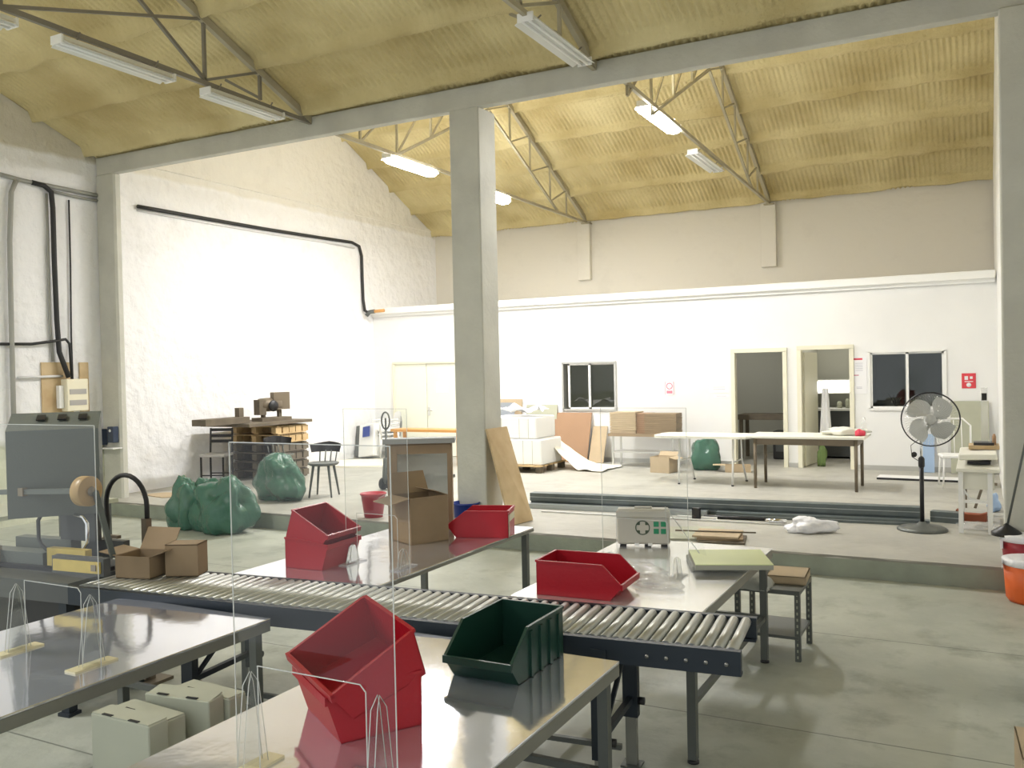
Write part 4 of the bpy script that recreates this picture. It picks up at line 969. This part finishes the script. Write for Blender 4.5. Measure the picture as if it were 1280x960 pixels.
# ================================================================== LEFT SIDE OF THE PLATFORM
def chair(label, loc, rz, style):
    t = thing('chair', label, 'chair', loc, rz)
    if style == 'bistro':
        part('seat', 'grey_fabric', t, lambda b: b.box((0, 0, .485), (.42, .40, .05), bev=.02))
        for a in (-.19, .19):
            part('leg', 'black', t, lambda b: b.bar((a, -.18, 0), (a, -.18, .47), .024)); part('leg', 'black', t, lambda b: (b.bar((a, .18, 0), (a, .18, .47), .024), b.bar((a, .18, .47), (a, .22, .92), .024)))
        part('backrest', 'black', t, lambda b: [b.bar((-.19, .19+q*.1, z), (.19, .19+q*.1, z), .016, .05) for z, q in ((.70, .1), (.79, .2), (.89, .3))])
        part('stretcher', 'black', t, lambda b: (b.bar((-.19, -.18, .16), (.19, -.18, .16), .018), b.bar((-.19, .18, .16), (.19, .18, .16), .018)))
    else:
        part('seat', 'leg_grey', t, lambda b: (b.lathe([(0, .46), (.20, .46), (.225, .48), (.225, .50), (.19, .495), (0, .485)], 28)))
        for k in range(4):
            a = PI/4+k*PI/2; part('leg', 'leg_grey', t, lambda b: b.tube([(.16*math.cos(a), .16*math.sin(a), .47), (.24*math.cos(a), .24*math.sin(a), 0)], .022, 8, r2=.013))
        def bk(b):
            def P(u, v):
                a = PI*(.12+.76*u); r = .23+.03*v; return (r*math.cos(a), r*math.sin(a), .64+.15*v*(1-.5*abs(u-.5)))
            b.grid(P, 16, 4); b.grid(lambda u, v: tuple(Vector(P(u, v))+Vector((0, .012, 0))), 16, 4)
        part('backrest', 'black', t, bk)
        part('back_post', 'leg_grey', t, lambda b: [b.tube([(x, .17, .48), (x*1.1, .235, .66)], .010, 6) for x in (-.12, -.04, .04, .12)])
    return t
chair('black slat-backed chair with grey seat against the left wall', (-11.30, 10.80, F), R(22), 'bistro')
p = onz(397, 622, F); chair('grey tub-backed chair with splayed legs nearest the stacked red bins', (p.x, p.y+.15, F), R(20), 'tub')
p = onz(348, 606, F); chair('dark tub-backed chair in front of the pallet bench', (p.x, p.y+.05, F), R(60), 'tub')
# bench built from pallets
bx, by0 = -11.05, 11.45; by1 = onx(386, 540, -10.5).y
t = thing('pallet_bench', 'workbench built of stacked wooden pallets along the left wall', 'bench', (bx, (by0+by1)/2, F))
Lb = by1-by0
part('benchtop', 'wood_dark', t, lambda b: (b.box((0, -.30, .98), (1.1, Lb+.80, .05)),))
def pal(z, m_):
    def f(b):
        for x in (-.45, 0, .45):
            b.box((x, 0, z), (.10, Lb*.98, .02))
            for y in (-1.15, -.55, 0, .55, 1.15): b.box((x, y*Lb/2.5, z+.06), (.10, .14, .10), m='wood2' if m_ else 'wood_dark')
        for y in np.linspace(-Lb/2+.05, Lb/2-.05, 11): b.box((0, y, z+.125), (1.0, .10, .02))
    return f
for i in range(6): part('pallet_layer', 'wood2' if i > 3 else 'wood_dark', t, pal(.02+i*.155, i > 3))  # lower layers take the darker wood to paint in their shade
o = part('timber_beam', 'wood_dark', None, lambda b: (b.box((0, 0, .06), (.30, .95, .10)),)); tag(o, 'dark timber beam lying on the near end of the pallet bench', 'beam', loc=(-10.85, onx(277, 530, -10.85).y, F+1.006))
o = part('timber_post', 'wood_dark', None, lambda b: b.box((0, 0, .13), (.10, .10, .26))); tag(o, 'short dark post standing on the pallet bench', 'post', loc=(-10.85, onx(296, 528, -10.85).y+.06, F+1.006))
pm = onx(340, 528, -10.9)
t = thing('bench_motor', 'old brown bench machine with a motor on the pallet bench', 'machine', (-10.9, pm.y, F+1.006), R(-10))
part('machine_base', 'wood_dark', t, lambda b: (b.box((0, 0, .03), (.30, .62, .06)), [b.box((0, y, .10), (.06, .06, .16)) for y in (-.18, .16)]))
part('motor', 'ladder', t, lambda b: b.lathe([(.04, -.26), (.11, -.25), (.12, -.1), (.12, .14), (.06, .18)], 20, (-.02, .02, .28), axis='Y'))
part('cover', 'ladder', t, lambda b: (b.box((.03, .16, .34), (.10, .34, .30)), b.box((0, -.24, .24), (.16, .14, .26), m='wood_dark')))
part('wheel', 'black', t, lambda b: b.lathe([(.09, -.02), (.10, 0), (.09, .02)], 20, (.12, -.05, .26), axis='X'))
# cream sheet on the floor
def disc(b):
    n = 32; b.prism([(.92*math.cos(2*PI*i/n)*(1+.06*nz(i*.7, 1)), .68*math.sin(2*PI*i/n)*(1+.06*nz(i*.7, 3))) for i in range(n)], 0, .03, 'XY')
o = part('cream_sheet', 'cloth', None, disc); pc = onz(438, 578, F); tag(o, 'large cream sheet of card lying on the platform floor', 'sheet', loc=(pc.x+.42, pc.y-.15, F), rz=R(20))
o = part('offcut', 'card2', None, lambda b: b.prism([(-.5, -.12), (.1, -.25), (.55, .05), (.1, .22), (-.3, .18)], 0, .012, 'XY')); po = onz(203, 621, F); tag(o, 'flat scrap of board on the platform behind the hose', 'scrap', loc=(po.x, po.y+.15, F))
# foam board + white chairs in the corner
p = onz(455, 570, F)
t = thing('styrofoam_box', 'tilted white box with a blue label in the far left corner', 'box', (p.x+.42, p.y-.45, F), R(-12))
part('box_body', 'white', t, lambda b: b.box((0, .1, .36), (.48, .22, .68), rx=R(-12), ry=R(-8), bev=.01)); part('label_patch', 'blue', t, lambda b: b.box((.03, -.03, .57), (.22, .006, .22), rx=R(-12), ry=R(-8)), 'blue label')
part('side_panel', 'leg_grey', t, lambda b: b.box((-.30, .12, .34), (.10, .24, .64), rx=R(-12), ry=R(-8)), 'grey side')
p = onz(486, 572, F)
for k in range(3):
    t = thing('plastic_chair', ('lowest white plastic chair of the stack in the far corner', 'middle white plastic chair of the stack in the far corner', 'topmost white plastic chair of the stack in the far corner')[k], 'chair', (p.x-.05, p.y+.02-.02*k, F+.085*k), R(-35), 'stacked white plastic chairs')
    part('seat', 'white', t, lambda b: b.box((0, 0, .42), (.46, .44, .035), bev=.012))
    part('backrest', 'white', t, lambda b: b.grid(lambda u, v: ((u-.5)*(.50-.10*v), .22+.06*v-.05*(1-(2*u-1)**2)*-1*.6, .44+.36*v*(1-.12*(2*u-1)**2)), 12, 6))
    for a in (-.2, .2): part('armrest', 'white', t, lambda b: b.tube([(a*1.15, -.2, .42), (a*1.2, -.2, .62), (a*1.2, .2, .64)], .018, 6))
    for a in (-.2, .2):
        for c in (-.19, .19): part('leg', 'white', t, lambda b: b.tube([(a, c, .42), (a*1.18, c*1.2, .0)], .020, 6, r2=.014))
# pallet jack
pj = onz(484, 612, F)
t = thing('pallet_jack', 'grey hand pallet jack with a loop handle left of the tall carton', 'pallet jack', (pj.x, pj.y, F))
part('handle', 'leg_grey', t, lambda b: (b.tube([(0, 0, .25), (0, 0, .92)], .018, 8), b.tube([(.075*math.cos(a), 0, 1.06+.13*math.sin(a)) for a in [2*PI*i/24 for i in range(24)]], .013, 8, closed=True), b.tube([(0, 0, .90), (0, 0, 1.10)], .014, 8)))
part('pump', 'leg_grey', t, lambda b: (b.lathe([(.06, .12), (.07, .2), (.05, .48), (0, .5)], 14), b.box((.05, .05, .22), (.14, .2, .25))))
part('wheel', 'rubber', t, lambda b: [b.lathe([(.05, -.03), (.09, -.025), (.09, .025), (.05, .03)], 18, (s*.07, 0, .09), axis='X') for s in (-1, 1)])
part('forks', 'leg_grey', t, lambda b: [b.box((s*.2+.15, .75, .08), (.16, 1.1, .05)) for s in (-1, 1)])
# orange bench by the doors
t = thing('wooden_bench', 'narrow orange-varnished wooden table before the ivory double door', 'table', (-9.45, 14.5, F))
part('tabletop', 'orange_wood', t, lambda b: b.box((0, 0, .66), (1.6, .42, .05)))
for a in (-.72, .72):
    for c in (-.16, .16): part('leg', 'orange_wood', t, lambda b: b.box((a, c, .32), (.06, .05, .63)))

# ================================================================== WALL FITTINGS
def card(nm, label, cat, x, z, w, h, fn, m='paper'):
    t = thing(nm, label, cat, (x, YW-.006, z)); part('sheet', m, t, lambda b: b.box((0, 0, 0), (w, .006, h))); part('print', 'print', t, fn); return t
def lines(b, w, zs, m='print'):
    for i, z in enumerate(zs): b.box((w*.06*nz(i*2.1, 3), -.004, z), (w*(.72+.15*nz(i, 1)), .002, .008), m=m)
a = ony(837, 485, YW)
def noent(b):
    ring(b, 0, .035, .045, .062, -.0045, 'sign_pink'); b.bar((-.035, -.0045, .07), (.035, -.0045, 0), .014, .002, 'sign_pink'); b.box((0, -.004, -.075), (.11, .002, .05), m='sign_pink')
    for p, q in (((-.078, -.0045, -.12), (-.078, -.0045, .12)), ((.078, -.0045, -.12), (.078, -.0045, .12))): b.bar(p, q, .008, .002, 'sign_pink')
card('warning_sign', 'small sign with a red prohibition ring on the white partition', 'sign', a.x, a.z, .165, .25, noent)
a = ony(899, 484, YW); card('notice', 'larger pale sheet of paper left of the first doorway', 'notice', a.x, a.z+.02, .36, .24, lambda b: lines(b, .3, (-.06, -.02)))
a = ony(902, 495, YW); card('notice', 'narrow strip of paper below the larger sheet left of the doorway', 'notice', a.x, a.z, .28, .05, lambda b: lines(b, .25, (0,)))
a = ony(1074, 469, YW)
def n3(b): b.box((-.03, -.004, .27), (.17, .002, .03), m='print_red'); lines(b, .16, (.2, .17, .14, .11, .08)); b.box((-.05, -.004, .0), (.09, .002, .015), m='sign_pink'); lines(b, .12, (-.2, -.22))
card('notice', 'tall notice with a red heading between doorway and window', 'notice', a.x, a.z, .24, .62, n3)
a = ony(1211, 476, YW)
def fire(b):
    b.box((0, -.004, 0), (.18, .002, .22), m='sign_red')
    b.box((-.035, -.006, .045), (.05, .002, .06), m='paper'); b.box((.035, -.006, .05), (.04, .002, .04), m='paper'); b.box((0, -.006, -.012), (.12, .002, .012), m='paper'); b.lathe([(.035, 0), (.035, .001)], 14, (0, -.008, -.065), 'paper', axis='Y')
card('fire_sign', 'small red and white fire sign on the partition at far right', 'sign', a.x, a.z, .20, .24, fire, 'sign_red')
a = ony(553, 484, YW)
t = card('notice', 'pale printed sheet taped to the ivory double door', 'notice', a.x, a.z, .30, .22, lambda b: (lines(b, .26, (.03, .0)), lines(b, .14, (-.03,))))

def cable(label, pts, r, m='rubber', nm='cable', cat='cable'):
    pts = [Vector(p) for p in pts]; o0 = pts[0].copy(); o = part(nm, m, None, lambda b: b.tube([p-o0 for p in pts], r, 8)); tag(o, label, cat, loc=o0)
XC = XL+.04
def wp(x, y, d=.04): q = onx(x, y, XL+d); return q
cable('thick dark cable running along the left wall and down to the ledge', [wp(172, 258, .06), wp(195, 262, .05), wp(250, 272), wp(330, 286), wp(400, 297), wp(440, 303), wp(449, 308), wp(452, 320), wp(453, 350), wp(454, 375), wp(456, 388, .08), wp(462, 392, .12)], .032)
cable('thin white conduit running just beneath the thick dark wall cable', [wp(172, 263, .03), wp(250, 277, .03), wp(330, 291, .03), wp(400, 302, .03), wp(443, 310, .03)], .016, 'pipe_w', 'conduit', 'pipe')
t = thing('pipe_joint', 'copper-coloured pipe joint at the left end of the white ledge', 'pipe', wp(462, 390, .15)); part('joint', 'orange_wood', t, lambda b: b.tube([(0, 0, 0), (.35, .05, .02)], .035, 10)); part('elbow', 'leg_grey', t, lambda b: b.tube([(-.05, -.05, -.08), (0, 0, 0), (.12, .02, .01)], .045, 10))
cable('long grey conduit high on the left wall, ending at the column', [wp(0, 218), wp(30, 226), wp(60, 232), wp(100, 240), wp(130, 246)], .030, 'pipe', 'conduit', 'pipe')
cable('second grey conduit just under the high one on the left wall', [wp(60, 238), wp(100, 247), wp(132, 253)], .022, 'pipe', 'conduit', 'pipe')
cable('grey vertical pipe down the far left of the wall', [wp(20, 226, .06), wp(14, 240, .06), wp(12, 300, .06), wp(14, 400, .06), wp(16, 480, .06), wp(18, 560, .06)], .034, 'pipe', 'conduit', 'pipe')
cable('thick black cable dropping down the wall to the fuse box', [wp(40, 228, .06), wp(55, 232, .06), wp(64, 240, .07), wp(66, 260, .08), wp(68, 330, .08), wp(71, 400, .08), wp(74, 440, .08), wp(86, 472, .14)], .036)
cable('thin grey conduit beside the thick black cable', [wp(58, 242, .03), wp(60, 300, .03), wp(62, 400, .03), wp(66, 452, .03)], .018, 'pipe', 'conduit', 'pipe')
cable('thin vertical cable right of the thick black one', [wp(86, 250, .03), wp(88, 330, .03), wp(89, 420, .03), wp(91, 475, .12)], .012)
cable('black cable crossing the wall and turning down to the fuse box', [wp(0, 430, .05), wp(40, 430, .05), wp(70, 426, .10), wp(82, 424, .10), wp(87, 430, .10), wp(90, 474, .14)], .020)
cable('short white pipe across the plywood backing board', [wp(22, 472, .05), wp(78, 470, .05)], .018, 'pipe_w', 'conduit', 'pipe')
for (x0, x1, y0, y1, lab) in ((50, 92, 453, 545, 'wide tan backing board behind the fuse box on the left wall'), (98, 112, 453, 545, 'narrow tan backing board right of the fuse box on the left wall')):
    a = wp(x0, y0, 0); c = wp(x1, y1, 0); o = part('backing_board', 'wood', None, lambda b: b.box((0, 0, 0), (.02, abs(c.y-a.y), abs(a.z-c.z)), bev=.004)); tag(o, lab, 'board', loc=(XL+.012, (a.y+c.y)/2, (a.z+c.z)/2))
a = wp(80, 474, .1); c = wp(108, 513, .1)
t = thing('fuse_box', 'cream fuse box with two smoked windows on the left wall', 'fuse box', (XL+.022, (a.y+c.y)/2, (a.z+c.z)/2)); w = abs(c.y-a.y); h = abs(a.z-c.z)
part('box_body', 'cream', t, lambda b: b.box((.07, 0, 0), (.14, w, h), bev=.01))
for k in (-1, 1): part('breaker_window', 'grey_pane', t, lambda b: b.box((.142, 0, k*h*.17-.03), (.008, w*.78, h*.16)))
part('side_box', 'white', t, lambda b: b.box((.04, -w*.62, -.02), (.07, w*.2, h*.7)))
for (x, y, lab, s) in ((84, 521, 'left white socket below the fuse box', .09), (103, 521, 'right white switch below the fuse box', .08)):
    q = wp(x, y, 0); t = thing('wall_socket', lab, 'socket', (XL+.025, q.y, q.z)); part('plate', 'white', t, lambda b: b.box((.02, 0, 0), (.04, s*1.8, s), bev=.005))
for k, (x, y, s, lab) in enumerate(((128, 546, .17, 'larger dark blue socket block on the left column'), (143, 543, .13, 'smaller dark blue socket block on the left column'))):
    q = ony(x, y, 8.96); t = thing('power_socket', lab, 'socket', (q.x, 8.985, q.z), 0, None)
    part('socket_body', 'sock', t, lambda b: b.box((0, -.05, 0), (s, .10, .24), bev=.008)); part('outlet', 'white', t, lambda b: b.lathe([(.022, 0), (.022, .006)], 12, (0, -.106, .02 if k == 0 else .06), axis='Y'))
q = ony(136, 560, 8.92); o = part('socket_shelf', 'pipe_w', None, lambda b: b.box((0, 0, 0), (.42, .16, .015))); tag(o, 'small pale shelf under the dark socket blocks', 'shelf', loc=(q.x, 8.91, q.z))
# left wall bench seen through the first screen
o = part('wall_bench', 'white_card', None, lambda b: (b.box((0, 0, .74), (.8, 3.2, .04)), [b.box((x, y, .36), (.06, .06, .72), m='leg_grey') for x in (-.35, .35) for y in (-1.5, 1.5)]))
tag(o, 'pale workbench along the left wall, behind the taping machine', 'bench', loc=(-8.3, 4.6, 0))

# ================================================================== ROOMS BEHIND THE PARTITION
t = thing('storage_table', 'dark trestle table inside the left doorway', 'table', (-3.55, 17.3, F))
part('tabletop', 'wood_dark', t, lambda b: b.box((0, 0, .80), (1.1, .6, .10)))
for a in (-.5, .5): part('leg', 'wood_dark', t, lambda b: (b.box((a, -.25, .38), (.06, .06, .75)), b.box((a, .25, .38), (.06, .06, .75))))
t = thing('added_storage_light', 'added unseen fill light under the ceiling of the storage room', 'light', (-4.4, 16.9, 3.18)); part('housing', 'housing', t, lambda b: b.box((0, 0, .03), (.8, .2, .05)))  # unseen lamp added to brighten the storage room
ls = bpy.data.lights.new('storage_fill', 'AREA'); ls.shape = 'RECTANGLE'; ls.size = .7; ls.size_y = .2; ls.energy = 9; ls.color = (1, .97, .88)
lo = bpy.data.objects.new('storage_fill', ls); COL.objects.link(lo); lo.parent = t; lo.location = (0, 0, -.01)
o = part('black_box', 'black', None, lambda b: (b.box((0, 0, .27), (.5, .4, .52), bev=.01), b.box((0, -.205, .3), (.4, .01, .3), m='machine_dark'))); tag(o, 'black cabinet under the trestle table in the left doorway', 'cabinet', loc=(-3.22, 17.3, F))
k0, k1 = ony(1013, 475, 17.75), ony(1064, 492, 17.75)
t = thing('kitchen_unit', 'white kitchen wall cupboard with an added glowing panel, seen through the doorway', 'cupboard', ((k0.x+k1.x)/2, 18.0, k1.z))
kw = k1.x-k0.x; kh = k0.z-k1.z
part('cupboard_body', 'white', t, lambda b: b.box((0, 0, kh/2), (kw, .4, kh)))
part('cupboard_door', 'white', t, lambda b: [b.box((s*kw/4, -.21, kh/2), (kw/2-.01, .018, kh-.01)) for s in (-1, 1)])
part('added_glare_panel', 'glare_glow', t, lambda b: b.box((0, -.23, kh*.5), (kw*.9, .02, kh*.75)), 'added glowing panel imitating a glare')  # added glow standing in for a reflected glare, not a lamp
o = part('paper_towel_box', 'white', None, lambda b: b.box((0, 0, .12), (.14, .14, .24))); q = ony(1004, 492, 18.2); tag(o, 'small white wall box left of the kitchen cupboard', 'box', loc=(q.x, 18.30, q.z))
t = thing('worktop', 'dark kitchen base unit with a white worktop through the doorway', 'counter', (-2.33, 17.85, F))
part('base_unit', 'machine_dark', t, lambda b: b.box((0, 0, .47), (.98, .6, .86))); part('top', 'white', t, lambda b: b.box((0, -.02, .92), (.98, .66, .04)))
for k, (x, h, lab) in enumerate(((-2.35, .13, 'left small jar on the kitchen worktop'), (-2.2, .18, 'tall jar in the middle of the kitchen worktop'), (-2.02, .14, 'right jar on the kitchen worktop'))):
    o = part('jar', 'white_card', None, lambda b: b.lathe([(0, 0), (.04, 0), (.045, h*.7), (.025, h), (0, h)], 12)); tag(o, lab, 'jar', 'jars on the kitchen worktop', loc=(x, 17.7, F+.94))
o = part('apron', 'white_cloth', None, lambda b: b.grid(lambda u, v: ((u-.5)*(.10+.12*v), .02*math.sin(u*14), 1.35-v*.95), 10, 10)); tag(o, 'white cloth hanging by the open kitchen door', 'cloth', loc=(D2[0]+.32, YW+.5, F))
crumple('plant', 'plant', 'small green plant by the open kitchen door', 'plant', (D2[0]+.28, YW+.3, F+.0), .06, .06, .40, 3.9, n=12, rough=.8)
ld = bpy.data.lights.new('kitchen_fill', 'AREA'); ld.shape = 'RECTANGLE'; ld.size = .7; ld.size_y = .2; ld.energy = 7; ld.color = (1, .95, .85)
t = thing('added_kitchen_light', 'added unseen fill light under the ceiling of the kitchen room', 'light', (-2.33, 17.1, 3.18)); part('housing', 'housing', t, lambda b: b.box((0, 0, .03), (.8, .2, .05)))  # unseen lamp added to brighten the kitchen room
lo = bpy.data.objects.new('kitchen_fill', ld); COL.objects.link(lo); lo.parent = t; lo.location = (0, 0, -.01)
for k, (x, lab) in enumerate(((-1.25, 'dark potted item on the sill inside the right window'), (-.95, 'pale flower pot on the sill inside the right window'))):
    t = thing('sill_pot', lab, 'pot', (x, YW+.30, 1.1)); part('pot', ('machine_dark', 'white_card')[k], t, lambda b: b.lathe([(0, 0), (.06, 0), (.08, .14), (0, .14)], 14)); part('leaves', ('leg_grey', 'plant')[k], t, lambda b: [b.tube([(0, 0, .12), (.06*math.cos(a), .04*math.sin(a), .25), (.13*math.cos(a), .06*math.sin(a), .28+.08*math.sin(3*a))], .012, 5, r2=.003) for a in [k+i*.9 for i in range(7)]])
o = part('inner_shelf', 'white_card', None, lambda b: (b.box((0, 0, .87), (1.4, .3, .03)), b.box((-.6, 0, .43), (.04, .25, .86)), b.box((.6, 0, .43), (.04, .25, .86)))); tag(o, 'narrow shelf just inside the right window', 'shelf', loc=(-1.0, YW+.32, F))
